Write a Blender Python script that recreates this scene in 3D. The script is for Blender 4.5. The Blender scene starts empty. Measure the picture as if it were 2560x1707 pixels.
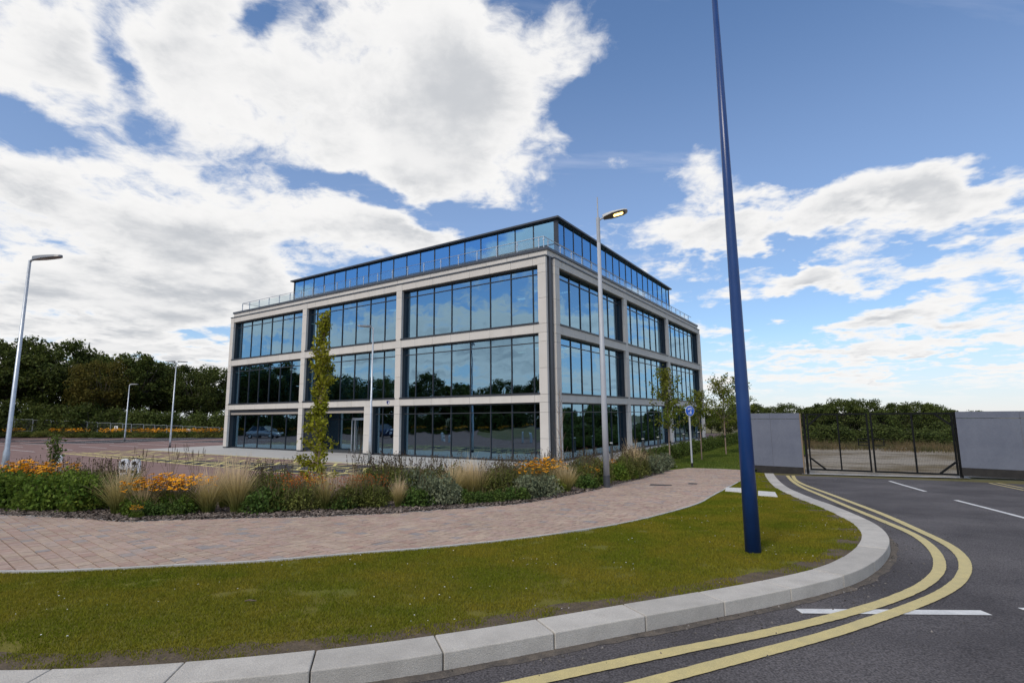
import bpy, bmesh, math, random
from math import sin, cos, pi, radians, sqrt, atan2, exp
from mathutils import Vector, Matrix, noise as mnoise
random.seed(7)
scene = bpy.context.scene
COL = scene.collection

# ------------------------------------------------------------------ camera
EYE = 1.75
FPX, PITCH, ROLL = 1311.98, 0.1391, -0.0095      # in pixels of the 2560 px wide photograph
cam_d = bpy.data.cameras.new('camera')
cam_d.sensor_width = 36.0
cam_d.lens = FPX / 2560 * 36
cam_d.clip_start = 0.05
cam_d.clip_end = 3000
cam = bpy.data.objects.new('camera', cam_d)
COL.objects.link(cam)
_R = Vector((1, 0, 0)); _F = Vector((0, cos(PITCH), sin(PITCH))); _U = Vector((0, -sin(PITCH), cos(PITCH)))
_r = _R * cos(ROLL) + _U * sin(ROLL)
_u = _U * cos(ROLL) - _R * sin(ROLL)
cam.matrix_world = Matrix(((_r.x, _u.x, -_F.x, 0), (_r.y, _u.y, -_F.y, 0), (_r.z, _u.z, -_F.z, EYE), (0, 0, 0, 1)))
scene.camera = cam

def ray(dx, dy):
    """direction through a point given in pixels of a 2352 px wide copy of the photograph"""
    X = (dx * 1.08844 - 1280) / FPX; Y = (dy * 1.08844 - 853.5) / FPX
    return (_F + _r * X - _u * Y).normalized()

# ------------------------------------------------------------------ render / view
scene.render.engine = 'CYCLES'
scene.cycles.use_denoising = True
scene.cycles.max_bounces = 8
scene.cycles.transparent_max_bounces = 12
scene.cycles.sample_clamp_indirect = 8
scene.view_settings.view_transform = 'Standard'
scene.view_settings.look = 'None'
scene.view_settings.exposure = 0.0
scene.view_settings.gamma = 1.0

# ------------------------------------------------------------------ world: Nishita sky with a broken cumulus deck
SUN_AZ, SUN_EL = radians(214), radians(46)       # compass style, 0 = +Y (view direction), clockwise
world = bpy.data.worlds.new('World'); scene.world = world
world.use_nodes = True
WN = world.node_tree.nodes; WL = world.node_tree.links
WN.clear()
def wn(t, **k):
    n = WN.new(t)
    for a, b in k.items(): setattr(n, a, b)
    return n
def wlink(a, b): WL.new(a, b)
def wmath(op, a, b=None, c=None, clamp=False):
    n = wn('ShaderNodeMath', operation=op, use_clamp=clamp)
    for i, v in enumerate((a, b, c)):
        if v is None: continue
        if hasattr(v, 'is_linked'): wlink(v, n.inputs[i])
        else: n.inputs[i].default_value = v
    return n.outputs[0]
def wvec(op, a, b=None, scale=None):
    n = wn('ShaderNodeVectorMath', operation=op)
    for i, v in enumerate((a, b)):
        if v is None: continue
        if hasattr(v, 'is_linked'): wlink(v, n.inputs[i])
        else: n.inputs[i].default_value = v
    if scale is not None:
        if hasattr(scale, 'is_linked'): wlink(scale, n.inputs['Scale'])
        else: n.inputs['Scale'].default_value = scale
    return n.outputs['Value'] if op in ('DOT_PRODUCT', 'LENGTH') else n.outputs[0]
def wnoise(vec, scale, detail, rough, lac=2.0, dist=0.0):
    n = wn('ShaderNodeTexNoise'); n.noise_dimensions = '2D'
    n.inputs['Scale'].default_value = scale; n.inputs['Detail'].default_value = detail
    n.inputs['Roughness'].default_value = rough; n.inputs['Lacunarity'].default_value = lac
    n.inputs['Distortion'].default_value = dist
    wlink(vec, n.inputs['Vector'])
    return n
def wramp(v, a, b, lo=0.0, hi=1.0):
    n = wn('ShaderNodeMapRange', interpolation_type='SMOOTHSTEP')
    wlink(v, n.inputs[0])
    n.inputs[1].default_value = a; n.inputs[2].default_value = b
    n.inputs[3].default_value = lo; n.inputs[4].default_value = hi
    return n.outputs[0]

sky = wn('ShaderNodeTexSky', sky_type='NISHITA')
sky.sun_disc = False; sky.sun_elevation = SUN_EL; sky.sun_rotation = SUN_AZ
sky.altitude = 60; sky.air_density = 1.0; sky.dust_density = 0.05; sky.ozone_density = 4.0
SKY_STRENGTH = 0.15

tc = wn('ShaderNodeTexCoord')
D = wvec('NORMALIZE', tc.outputs['Generated'])
sx = wn('ShaderNodeSeparateXYZ'); wlink(D, sx.inputs[0])
DX, DY, DZ = sx.outputs
az = wmath('ARCTAN2', DX, DY)
el = wmath('ARCSINE', DZ)
# flat deck seen in perspective
t_ = wmath('DIVIDE', 1.0, wmath('ADD', wmath('MAXIMUM', DZ, 0.0), 0.16))
cxyz = wn('ShaderNodeCombineXYZ')
wlink(wmath('MULTIPLY', DX, t_), cxyz.inputs[0]); wlink(wmath('MULTIPLY', DY, t_), cxyz.inputs[1])
P = cxyz.outputs[0]
azel = wn('ShaderNodeCombineXYZ'); wlink(az, azel.inputs[0]); wlink(el, azel.inputs[1])
# wobble the layout so that the banks do not follow clean ellipses
wob = wnoise(P, 1.6, 5, 0.6)
AE = wvec('ADD', azel.outputs[0], wvec('SCALE', wvec('SUBTRACT', wob.outputs['Color'], (0.5, 0.5, 0.5)), scale=0.22))

# where the banks of cloud and the gaps of blue stand (pixel centre, pixel radii, weight)
BLOBS = [
    (760, 230, 380, 190, .34), (1050, 250, 230, 170, .26), (1290, 110, 90, 90, .20), (480, 420, 260, 150, .22),
    (170, 680, 330, 150, .36), (520, 640, 200, 130, .30), (140, 130, 130, 70, .25), (960, 555, 150, 36, .28),
    (700, 690, 110, 60, .2), (390, 815, 170, 34, .30), (60, 420, 90, 40, .20), (420, 120, 60, 60, .16),
    (1590, 370, 85, 70, .42), (1385, 410, 75, 36, .36), (1620, 535, 180, 62, .42), (1900, 480, 160, 55, .24), (2180, 440, 190, 70, .42),
    (2260, 620, 150, 48, .26), (1845, 642, 75, 30, .46), (2110, 755, 240, 30, .26), (1900, 790, 150, 16, .18), (1980, 845, 330, 14, .16), (1640, 885, 110, 20, .10),
    (1840, 160, 430, 190, -.50), (1350, 330, 130, 130, -.26), (1120, 470, 150, 40, -.20), (2250, 100, 260, 170, -.30),
    (60, 270, 110, 50, -.22), (575, 45, 42, 45, -.26), (275, 95, 40, 55, -.16), (800, 440, 190, 42, -.34), (1000, 490, 120, 34, -.24),
    (350, 775, 240, 18, -.20), (1800, 585, 200, 26, -.30), (1720, 700, 110, 50, -.26), (2000, 690, 130, 26, -.30), (2200, 545, 160, 16, -.14), (2150, 810, 260, 14, -.22), (1800, 745, 110, 20, -.15), (1450, 560, 60, 80, -.12), (340, 150, 60, 90, -.10), (1180, 520, 60, 40, -.2),
]
bias = None
BS = 0.80
for (bx, by, rx, ry, w) in BLOBS:
    d = ray(bx, by)
    a0 = atan2(d.x, d.y); e0 = math.asin(d.z)
    s = 1205.0 * (1 + ((bx - 1176) / 1205.0) ** 2) ** 0.5     # pixels to radians, about
    q = wvec('MULTIPLY', wvec('SUBTRACT', AE, (a0, e0, 0)), (s / rx, s / ry, 0))
    g = wmath('EXPONENT', wmath('MULTIPLY', wvec('DOT_PRODUCT', q, q), -1.0))
    bias = wmath('MULTIPLY', g, w * BS) if bias is None else wmath('MULTIPLY_ADD', g, w * BS, bias)

# the same broken deck to either side, where the glazing mirrors it (azimuth, elevation, radii in degrees, weight)
for (a0, e0, ra, re, w) in ((-113, 9, 9, 5, .26), (-101, 6.5, 11, 2.6, .26), (-102, 15.5, 13, 4, -.28), (-118, 19, 5, 3, .24), (-88, 12, 5, 2, .2),
                            (57, 18.5, 9, 4.5, -.28), (57, 9.5, 4, 2.4, .24), (50, 7, 5, 1.8, .22), (53, 4.5, 9, 1.1, .18)):
    q = wvec('MULTIPLY', wvec('SUBTRACT', AE, (radians(a0), radians(e0), 0)), (1 / radians(ra), 1 / radians(re), 0))
    bias = wmath('MULTIPLY_ADD', wmath('EXPONENT', wmath('MULTIPLY', wvec('DOT_PRODUCT', q, q), -1.0)), w, bias)

def density(Pv):
    warp = wnoise(Pv, 2.2, 4, 0.55)
    Pw = wvec('ADD', Pv, wvec('SCALE', wvec('SUBTRACT', warp.outputs['Color'], (0.5, 0.5, 0.5)), scale=0.16))
    a = wnoise(Pw, 1.9, 12, 0.57, 2.1).outputs['Fac']
    b = wnoise(Pw, 5.5, 8, 0.6, 2.2).outputs['Fac']
    c = wnoise(Pw, 17.0, 6, 0.6, 2.2).outputs['Fac']
    return wmath('ADD', wmath('MULTIPLY_ADD', a, 1.05, -0.15), wmath('MULTIPLY_ADD', b, 0.42, wmath('MULTIPLY_ADD', c, 0.13, -0.15)))
n0 = wmath('ADD', density(P), bias)
n1 = wmath('ADD', density(wvec('SCALE', P, scale=0.93)), bias)
cover = wramp(n0, 0.445, 0.665)
cover = wmath('POWER', cover, 0.85)
cover = wmath('MULTIPLY', cover, wramp(DZ, 0.0, 0.05))
thick = wmath('MULTIPLY', wramp(n0, 0.56, 0.88), wramp(DZ, 0.10, 0.45, 1.0, 0.85))
under = wramp(n1, 0.54, 0.86)
grey = wmath('MULTIPLY', thick, wmath('MULTIPLY_ADD', under, 0.75, 0.25))
lumps = wnoise(wvec('ADD', P, (3.7, 1.3, 0)), 3.4, 8, 0.56).outputs['Fac']
grey = wmath('MULTIPLY', grey, wramp(lumps, 0.30, 0.70, 0.22, 1.0))
mixc = wn('ShaderNodeMix', data_type='RGBA')
wlink(grey, mixc.inputs[0])
CW = 0.95 / SKY_STRENGTH
mixc.inputs[6].default_value = (CW * 1.0, CW * 0.992, CW * 0.985, 1)
mixc.inputs[7].default_value = (CW * 0.57, CW * 0.595, CW * 0.635, 1)
# high thin veil
st = wn('ShaderNodeMapping'); wlink(P, st.inputs[0])
st.inputs['Rotation'].default_value = (0, 0, radians(-35)); st.inputs['Scale'].default_value = (0.5, 2.6, 1)
veil = wramp(wnoise(st.outputs[0], 1.1, 8, 0.6, 2.0, 0.4).outputs['Fac'], 0.42, 0.80, 0.0, 0.50)
veilm = wn('ShaderNodeMix', data_type='RGBA')
hz = wmath('MAXIMUM', wramp(DZ, 0.0, 0.24, 0.70, 0.0), wramp(DZ, 0.28, 0.68, 0.30, 0.10))
veil = wmath('MAXIMUM', veil, hz)
hs = wn('ShaderNodeHueSaturation'); hs.inputs['Saturation'].default_value = 1.18
wlink(sky.outputs[0], hs.inputs['Color'])
wlink(veil, veilm.inputs[0]); wlink(hs.outputs[0], veilm.inputs[6])
veilm.inputs[7].default_value = (CW * .60, CW * .67, CW * .86, 1)
fin = wn('ShaderNodeMix', data_type='RGBA')
wlink(cover, fin.inputs[0]); wlink(veilm.outputs[2], fin.inputs[6]); wlink(mixc.outputs[2], fin.inputs[7])
bg = wn('ShaderNodeBackground'); bg.inputs['Strength'].default_value = SKY_STRENGTH
wlink(fin.outputs[2], bg.inputs['Color'])
wo = wn('ShaderNodeOutputWorld'); wlink(bg.outputs[0], wo.inputs['Surface'])
world.cycles.sampling_method = 'MANUAL'; world.cycles.sample_map_resolution = 512

# the sun stands behind thin cloud: weak and soft
sun_d = bpy.data.lights.new('sun', 'SUN')
sun_d.energy = 2.2; sun_d.angle = radians(15); sun_d.color = (1.0, 0.90, 0.76)
sun = bpy.data.objects.new('sun', sun_d); COL.objects.link(sun)
_sd = Vector((sin(SUN_AZ) * cos(SUN_EL), cos(SUN_AZ) * cos(SUN_EL), sin(SUN_EL)))
sun.rotation_euler = (-_sd).to_track_quat('-Z', 'Y').to_euler()
sun.location = _sd * 60

# ------------------------------------------------------------------ helpers
def G(y):
    """height of the finished ground: it falls gently from the road towards the building"""
    t = min(1.0, max(0.0, (y - 4.5) / 20.5))
    return -0.81 * (0.5 * t + 0.5 * t * t * (3 - 2 * t))
BASE = -0.81
def gpt(dx, dy, off=0.0):
    """point of the ground seen at a pixel (2352 px wide copy)"""
    r = ray(dx, dy); z = 0.0
    for _ in range(60):
        t = (EYE - z) / -r.z
        z = 0.6 * z + 0.4 * (G(r.y * t) + off)
    return (r.x * t, r.y * t)

MATS = {}
def mat(name, col, col2=None, rough=0.7, scale=4.0, detail=5, bump=0.0, bscale=60.0, metal=0.0, spec=0.3,
        island=0.0, objrand=0.0, transl=0.0, ramp=(0.35, 0.65), fine=0.0, coord='Object', extra=None):
    """Principled material: two colours mixed by noise, optional grain, per-piece variation and bump"""
    if name in MATS: return MATS[name]
    m = bpy.data.materials.new(name); m.use_nodes = True
    nt = m.node_tree; N = nt.nodes; L = nt.links
    b = N['Principled BSDF']; out = N['Material Output']
    b.inputs['Roughness'].default_value = rough; b.inputs['Metallic'].default_value = metal
    b.inputs['Specular IOR Level'].default_value = spec
    tcn = N.new('ShaderNodeTexCoord'); cv = tcn.outputs[coord]
    if coord == 'World':
        pass
    nz = N.new('ShaderNodeTexNoise'); nz.inputs['Scale'].default_value = scale; nz.inputs['Detail'].default_value = detail
    nz.inputs['Roughness'].default_value = 0.6
    L.new(cv, nz.inputs['Vector'])
    mr = N.new('ShaderNodeMapRange'); mr.inputs[1].default_value = ramp[0]; mr.inputs[2].default_value = ramp[1]
    L.new(nz.outputs['Fac'], mr.inputs[0])
    mx = N.new('ShaderNodeMix'); mx.data_type = 'RGBA'
    L.new(mr.outputs[0], mx.inputs[0])
    mx.inputs[6].default_value = (*col, 1); mx.inputs[7].default_value = (*(col2 or col), 1)
    c = mx.outputs[2]
    def valmul(c, fac_socket, amt):
        mm = N.new('ShaderNodeMapRange'); mm.inputs[3].default_value = 1 - amt; mm.inputs[4].default_value = 1 + amt
        L.new(fac_socket, mm.inputs[0])
        h = N.new('ShaderNodeHueSaturation'); L.new(mm.outputs[0], h.inputs['Value']); L.new(c, h.inputs['Color'])
        return h.outputs[0]
    if island:
        ge = N.new('ShaderNodeNewGeometry'); c = valmul(c, ge.outputs['Random Per Island'], island)
    if objrand:
        oi = N.new('ShaderNodeObjectInfo'); c = valmul(c, oi.outputs['Random'], objrand)
    if fine:
        fz = N.new('ShaderNodeTexNoise'); fz.inputs['Scale'].default_value = bscale; fz.inputs['Detail'].default_value = 3
        L.new(cv, fz.inputs['Vector'])
        fr = N.new('ShaderNodeMapRange'); fr.inputs[1].default_value = 0.3; fr.inputs[2].default_value = 0.7
        L.new(fz.outputs['Fac'], fr.inputs[0]); c = valmul(c, fr.outputs[0], fine)
    L.new(c, b.inputs['Base Color'])
    if bump:
        bz = N.new('ShaderNodeTexNoise'); bz.inputs['Scale'].default_value = bscale; bz.inputs['Detail'].default_value = 4
        L.new(cv, bz.inputs['Vector'])
        bp = N.new('ShaderNodeBump'); bp.inputs['Strength'].default_value = bump; bp.inputs['Distance'].default_value = 0.02
        L.new(bz.outputs['Fac'], bp.inputs['Height']); L.new(bp.outputs[0], b.inputs['Normal'])
    if transl:
        tr = N.new('ShaderNodeBsdfTranslucent'); L.new(c, tr.inputs['Color'])
        ms = N.new('ShaderNodeMixShader'); ms.inputs[0].default_value = transl
        L.new(b.outputs[0], ms.inputs[1]); L.new(tr.outputs[0], ms.inputs[2]); L.new(ms.outputs[0], out.inputs['Surface'])
    MATS[name] = m
    return m

class MB:
    """collects geometry for one mesh"""
    def __init__(s): s.v = []; s.f = []
    def add(s, vs, fs):
        o = len(s.v); s.v += [tuple(p) for p in vs]; s.f += [tuple(i + o for i in q) for q in fs]; return s
    def box(s, x0, x1, y0, y1, z0, z1):
        if x0 > x1: x0, x1 = x1, x0
        if y0 > y1: y0, y1 = y1, y0
        if z0 > z1: z0, z1 = z1, z0
        return s.add([(x0, y0, z0), (x1, y0, z0), (x1, y1, z0), (x0, y1, z0), (x0, y0, z1), (x1, y0, z1), (x1, y1, z1), (x0, y1, z1)],
              [(0, 3, 2, 1), (4, 5, 6, 7), (0, 1, 5, 4), (1, 2, 6, 5), (2, 3, 7, 6), (3, 0, 4, 7)])
    def bar(s, a, b, w, h=None, up=(0, 0, 1)):
        """rectangular bar from a to b"""
        a = Vector(a); b = Vector(b); h = h or w
        d = (b - a).normalized(); u = Vector(up)
        if abs(d.dot(u)) > 0.98: u = Vector((1, 0, 0))
        r = d.cross(u).normalized(); u = r.cross(d).normalized()
        vs = []
        for p in (a, b):
            for (i, j) in ((-1, -1), (1, -1), (1, 1), (-1, 1)): vs.append(p + r * (i * w / 2) + u * (j * h / 2))
        return s.add(vs, [(3, 2, 1, 0), (4, 5, 6, 7), (0, 1, 5, 4), (1, 2, 6, 5), (2, 3, 7, 6), (3, 0, 4, 7)])
    def tube(s, pts, rad, n=8, cap=True):
        pts = [Vector(p) for p in pts]
        rad = rad if hasattr(rad, '__len__') else [rad] * len(pts)
        vs = []; fs = []
        ref = None
        for i, p in enumerate(pts):
            d = (pts[min(i + 1, len(pts) - 1)] - pts[max(i - 1, 0)]).normalized()
            if ref is None: ref = Vector((1, 0, 0)) if abs(d.x) < 0.9 else Vector((0, 1, 0))
            a = (ref - d * ref.dot(d)).normalized(); b = d.cross(a); ref = a
            for k in range(n):
                t = 2 * pi * k / n
                vs.append(p + (a * cos(t) + b * sin(t)) * rad[i])
        for i in range(len(pts) - 1):
            for k in range(n):
                fs.append((i * n + k, i * n + (k + 1) % n, (i + 1) * n + (k + 1) % n, (i + 1) * n + k))
        if cap:
            fs.append(tuple(range(n - 1, -1, -1))); fs.append(tuple(range((len(pts) - 1) * n, len(pts) * n)))
        return s.add(vs, fs)
    def prism(s, poly, z0, z1):
        """vertical prism of a plan polygon (counter-clockwise); z0, z1 numbers or functions of (x, y)"""
        f0 = z0 if callable(z0) else (lambda x, y: z0)
        f1 = z1 if callable(z1) else (lambda x, y: z1)
        n = len(poly)
        ar = sum(poly[i][0] * poly[(i + 1) % n][1] - poly[(i + 1) % n][0] * poly[i][1] for i in range(n))
        if ar < 0: poly = poly[::-1]
        vs = [(x, y, f0(x, y)) for x, y in poly] + [(x, y, f1(x, y)) for x, y in poly]
        fs = [tuple(range(n - 1, -1, -1)), tuple(range(n, 2 * n))] + [(i, (i + 1) % n, n + (i + 1) % n, n + i) for i in range(n)]
        return s.add(vs, fs)
    def mesh(s, name):
        me = bpy.data.meshes.new(name); me.from_pydata(s.v, [], s.f); me.update(); return me
    def build(s, name, m, parent=None, smooth=False, bevel=0.0):
        me = s.mesh(name)
        return link(name, me, m, parent, smooth, bevel)

def link(name, me, m=None, parent=None, smooth=False, bevel=0.0, loc=None):
    if m is not None and not me.materials:
        for q in (m if isinstance(m, (list, tuple)) else [m]): me.materials.append(q)
    if smooth: me.polygons.foreach_set('use_smooth', [True] * len(me.polygons))
    o = bpy.data.objects.new(name, me); COL.objects.link(o)
    if parent is not None: o.parent = parent
    if loc is not None: o.location = loc
    if bevel:
        md = o.modifiers.new('bevel', 'BEVEL'); md.width = bevel; md.segments = 2; md.limit_method = 'ANGLE'
    return o
def tag(o, label=None, cat=None, group=None, kind=None):
    if label: o['label'] = label
    if cat: o['category'] = cat
    if group: o['group'] = group
    if kind: o['kind'] = kind
    return o
def thing(name, label, cat, loc=(0, 0, 0), rz=0.0, group=None, scale=None):
    o = bpy.data.objects.new(name, None); COL.objects.link(o)
    o.empty_display_size = 0.2
    o.location = loc; o.rotation_euler = (0, 0, rz)
    if scale is not None: o.scale = scale if hasattr(scale, '__len__') else (scale,) * 3
    return tag(o, label, cat, group)
def copy_tree(src, loc=None, rz=None, scale=None, label=None, group=None):
    def rec(o, par):
        c = o.copy(); COL.objects.link(c)
        if par is not None: c.parent = par
        for ch in KIDS.get(o.name, ()): rec(ch, c)
        return c
    KIDS = {}
    for q in src.children_recursive: KIDS.setdefault(q.parent.name, []).append(q)
    r = rec(src, None)
    if loc is not None: r.location = loc
    if rz is not None: r.rotation_euler = (0, 0, rz)
    if scale is not None: r.scale = scale if hasattr(scale, '__len__') else (scale,) * 3
    return tag(r, label, None, group)

def sheet(name, poly, off, m, step=1.0, zf=None, kind='structure', parent=None):
    """flat ground polygon draped over G"""
    bm = bmesh.new()
    vs = [bm.verts.new((x, y, 0)) for x, y in poly]
    bm.faces.new(vs)
    bmesh.ops.triangulate(bm, faces=bm.faces[:])
    y = 4.5
    while y <= 25.01:
        bmesh.ops.bisect_plane(bm, geom=bm.verts[:] + bm.edges[:] + bm.faces[:], plane_co=(0, y, 0), plane_no=(0, 1, 0), dist=1e-5)
        y += step
    for v in bm.verts: v.co.z = (zf(v.co.x, v.co.y) if zf else G(v.co.y)) + off
    bmesh.ops.recalc_face_normals(bm, faces=bm.faces[:])
    for f in bm.faces:
        if f.normal.z < 0: f.normal_flip()
    me = bpy.data.meshes.new(name); bm.to_mesh(me); bm.free()
    o = link(name, me, m, parent)
    if kind and parent is None: o['kind'] = kind
    return o

def crom(pts, n=8):
    """Catmull-Rom through plan points"""
    out = []
    P_ = [pts[0]] + list(pts) + [pts[-1]]
    for i in range(1, len(P_) - 2):
        p0, p1, p2, p3 = P_[i - 1], P_[i], P_[i + 1], P_[i + 2]
        for k in range(n):
            t = k / n
            out.append(tuple(0.5 * ((2 * p1[j]) + (-p0[j] + p2[j]) * t + (2 * p0[j] - 5 * p1[j] + 4 * p2[j] - p3[j]) * t * t
                                    + (-p0[j] + 3 * p1[j] - 3 * p2[j] + p3[j]) * t ** 3) for j in (0, 1)))
    out.append(tuple(pts[-1]))
    return out
def resample(pts, step):
    out = [pts[0]]; acc = 0.0
    for a, b in zip(pts, pts[1:]):
        d = math.dist(a, b)
        while acc + d >= step and d > 1e-9:
            t = (step - acc) / d
            a = (a[0] + (b[0] - a[0]) * t, a[1] + (b[1] - a[1]) * t)
            out.append(a); d = math.dist(a, b); acc = 0.0
        acc += d
    if math.dist(out[-1], pts[-1]) > step * 0.25: out.append(pts[-1])
    return out
def normals(pts):
    """left-hand normals of a polyline"""
    out = []
    for i in range(len(pts)):
        a = pts[max(i - 1, 0)]; b = pts[min(i + 1, len(pts) - 1)]
        d = (b[0] - a[0], b[1] - a[1]); l = math.hypot(*d) or 1
        out.append((-d[1] / l, d[0] / l))
    return out
def offset(pts, w):
    return [(p[0] + n[0] * w, p[1] + n[1] * w) for p, n in zip(pts, normals(pts))]
def ribbon(name, pts, w, off, m, parent=None, thick=0.0, jag=0.0):
    """painted line: a strip of width w along a polyline"""
    a = offset(pts, w / 2); b = offset(pts, -w / 2)
    if jag:
        a = [(x + random.uniform(-jag, jag), y + random.uniform(-jag, jag)) for x, y in a]
        b = [(x + random.uniform(-jag, jag), y + random.uniform(-jag, jag)) for x, y in b]
    mb = MB(); n = len(pts)
    mb.v = [(x, y, G(y) + off) for x, y in a] + [(x, y, G(y) + off) for x, y in b]
    mb.f = [(i, n + i, n + i + 1, i + 1) for i in range(n - 1)]
    o = mb.build(name, m, parent)
    if parent is None: o['kind'] = 'structure'
    return o
def inside(poly, x, y):
    c = False; n = len(poly); j = n - 1
    for i in range(n):
        xi, yi = poly[i]; xj, yj = poly[j]
        if (yi > y) != (yj > y) and x < (xj - xi) * (y - yi) / (yj - yi) + xi: c = not c
        j = i
    return c
def dseg(px, py, a, b):
    vx, vy = b[0] - a[0], b[1] - a[1]; l = vx * vx + vy * vy
    t = max(0, min(1, ((px - a[0]) * vx + (py - a[1]) * vy) / l)) if l else 0
    return math.hypot(px - a[0] - vx * t, py - a[1] - vy * t)
def dpoly(px, py, pts): return min(dseg(px, py, a, b) for a, b in zip(pts, pts[1:]))
import numpy as np
def np_mesh(name, V, F):
    """fast mesh from arrays; F (n, k) all of one size"""
    me = bpy.data.meshes.new(name); k = F.shape[1]
    me.vertices.add(len(V)); me.loops.add(F.size); me.polygons.add(len(F))
    me.vertices.foreach_set('co', np.ascontiguousarray(V, dtype=np.float32).ravel())
    me.loops.foreach_set('vertex_index', np.ascontiguousarray(F, dtype=np.int32).ravel())
    me.polygons.foreach_set('loop_start', np.arange(0, F.size, k, dtype=np.int32))
    me.update(calc_edges=True); return me

# ------------------------------------------------------------------ materials
M_asphalt = mat('asphalt', (.066, .060, .062), (.118, .108, .109), rough=.88, scale=.55, detail=10, bump=.8, bscale=62, fine=.62, ramp=(.36, .64))
M_kerb = mat('kerb_granite', (.41, .385, .345), (.49, .462, .415), rough=.85, scale=4, detail=9, bump=.4, bscale=120, fine=.17, objrand=.09, ramp=(.3, .62))
M_soil = mat('soil', (.075, .055, .04), (.12, .09, .065), rough=1, scale=3, bump=.6, bscale=30, fine=.3)
M_sand = mat('paver_joint_sand', (.055, .045, .036), (.09, .075, .058), rough=1, scale=5)
M_grasssoil = mat('turf', (.110, .118, .010), (.150, .130, .020), rough=1, scale=1.4, detail=6, bump=.5, bscale=70, fine=.3)
M_yellow = mat('yellow_paint', (.58, .48, .215), (.50, .42, .20), rough=.6, scale=7, detail=9, fine=.18, bump=.2, bscale=150)
M_white = mat('white_paint', (.68, .68, .66), (.55, .55, .54), rough=.6, scale=6, detail=8, fine=.1)
M_stone = mat('pale_cladding', (.60, .565, .515), (.64, .605, .555), rough=.75, scale=1.2, detail=6, fine=.04, bscale=40, objrand=.035)
M_dark = mat('dark_metal', (.060, .066, .078), (.070, .076, .088), rough=.38, scale=2, metal=0.2, spec=.5)
M_frame = mat('frame_metal', (.030, .034, .042), (.036, .040, .048), rough=.4, scale=2, spec=.5)
M_steel = mat('galvanised_steel', (.46, .50, .55), (.56, .60, .64), rough=.42, scale=9, detail=6, metal=.55, spec=.5)
M_greypaint = mat('grey_paint', (.38, .395, .42), (.43, .445, .47), rough=.45, scale=3, spec=.45)
M_sandhead = None

# ------------------------------------------------------------------ ground, road, kerb, lawn, path
M_field = mat('rough_grass_field', (.10, .095, .035), (.16, .13, .06), rough=1, scale=.12, detail=8, bump=.5, bscale=6, fine=.25)
gb = sheet('ground', [(-900, -600), (900, -600), (900, 900), (-900, 900)], -0.16, M_field, step=2.0)

# kerb line (grass side), left to right and round to the gate
KIN = [(-14.0, 5.2), (-9.5, 4.45), (-6.0, 4.08)] + [gpt(*q) for q in (
    (79, 1537), (390, 1523), (680, 1498), (931, 1468), (1187, 1429), (1399, 1393), (1583, 1363), (1714, 1340), (1816, 1319), (1891, 1301),
    (1939, 1277), (1971, 1252), (1981, 1229), (1972, 1213), (1951, 1195.5), (1887, 1165), (1823, 1139.5), (1781, 1118.6), (1762, 1099.4), (1755.6, 1086.6))]
KIN = resample(crom(KIN, 10), 0.06)
# smooth the traced line
for _ in range(60):
    KIN = [KIN[0]] + [((a[0] + 2 * b[0] + c[0]) / 4, (a[1] + 2 * b[1] + c[1]) / 4) for a, b, c in zip(KIN, KIN[1:], KIN[2:])] + [KIN[-1]]
KW = 0.34
KOUT = offset(KIN, -KW)          # road side lies to the right of travel
ROAD_OFF = -0.125
road = sheet('road', [(-60, -30), (40, -30), (40, 4), (24, 12), (17.4, 17.2), (16.05, 19.25), (12.1, 22.4), (10.4, 23.3), (8, 20), (6, 12), (2, 7), (-3, 5.5), (-14, 6), (-60, 12)],
             ROAD_OFF, M_asphalt)

kerb = thing('kerb', None, None); kerb['kind'] = 'structure'
def strip_piece(name, a, b, z0, z1, m, parent, bev=0.0, gap=0.006):
    """one stone between two parallel polylines a and b (grass side, road side)"""
    mb = MB(); n = len(a)
    vs = []
    for (x, y) in a: vs += [(x, y, G(y) + z0), (x, y, G(y) + z1)]
    for (x, y) in b: vs += [(x, y, G(y) + z0), (x, y, G(y) + z1)]
    fs = []
    o = 2 * n
    for i in range(n - 1):
        p, q = 2 * i, 2 * i + 2
        fs += [(p + 1, o + p + 1, o + q + 1, q + 1), (o + p, o + q, o + q + 1, o + p + 1), (p, p + 1, q + 1, q)]
    fs += [(0, o, o + 1, 1), (2 * n - 2, 2 * n - 1, o + 2 * n - 1, o + 2 * n - 2)]
    mb.add(vs, fs)
    return mb.build(name, m, parent, bevel=bev)
per = int(round(0.915 / 0.06)); i = 0; nk = 0
while i + 4 < len(KIN):
    j = min(i + per, len(KIN) - 1)
    def sub(P, lo, hi):
        seg = list(P[lo:hi + 1])
        # leave an open joint at both ends
        def cut(p, q, g):
            d = math.dist(p, q) or 1; return (p[0] + (q[0] - p[0]) * g / d, p[1] + (q[1] - p[1]) * g / d)
        seg[0] = cut(seg[0], seg[1], .005); seg[-1] = cut(seg[-1], seg[-2], .005)
        return seg
    dz = random.uniform(-.003, .003)
    strip_piece('kerb_stone', sub(KIN, i, j), sub(KOUT, i, j), -0.30, 0.004 + dz, M_kerb, kerb, bev=0.009)
    i = j; nk += 1
print('kerb stones', nk)

# concrete channel dirt at the foot of the kerb
M_grit = mat('gutter_grit', (.16, .135, .11), (.09, .08, .072), rough=1, scale=9, detail=8, bump=.5, bscale=120, fine=.3)
gs = [p for k, p in enumerate(offset(KIN, -KW - 0.045)) if k % 3 == 0]
ribbon('gutter', gs, 0.10, ROAD_OFF + 0.003, M_grit, jag=.022)

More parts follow.
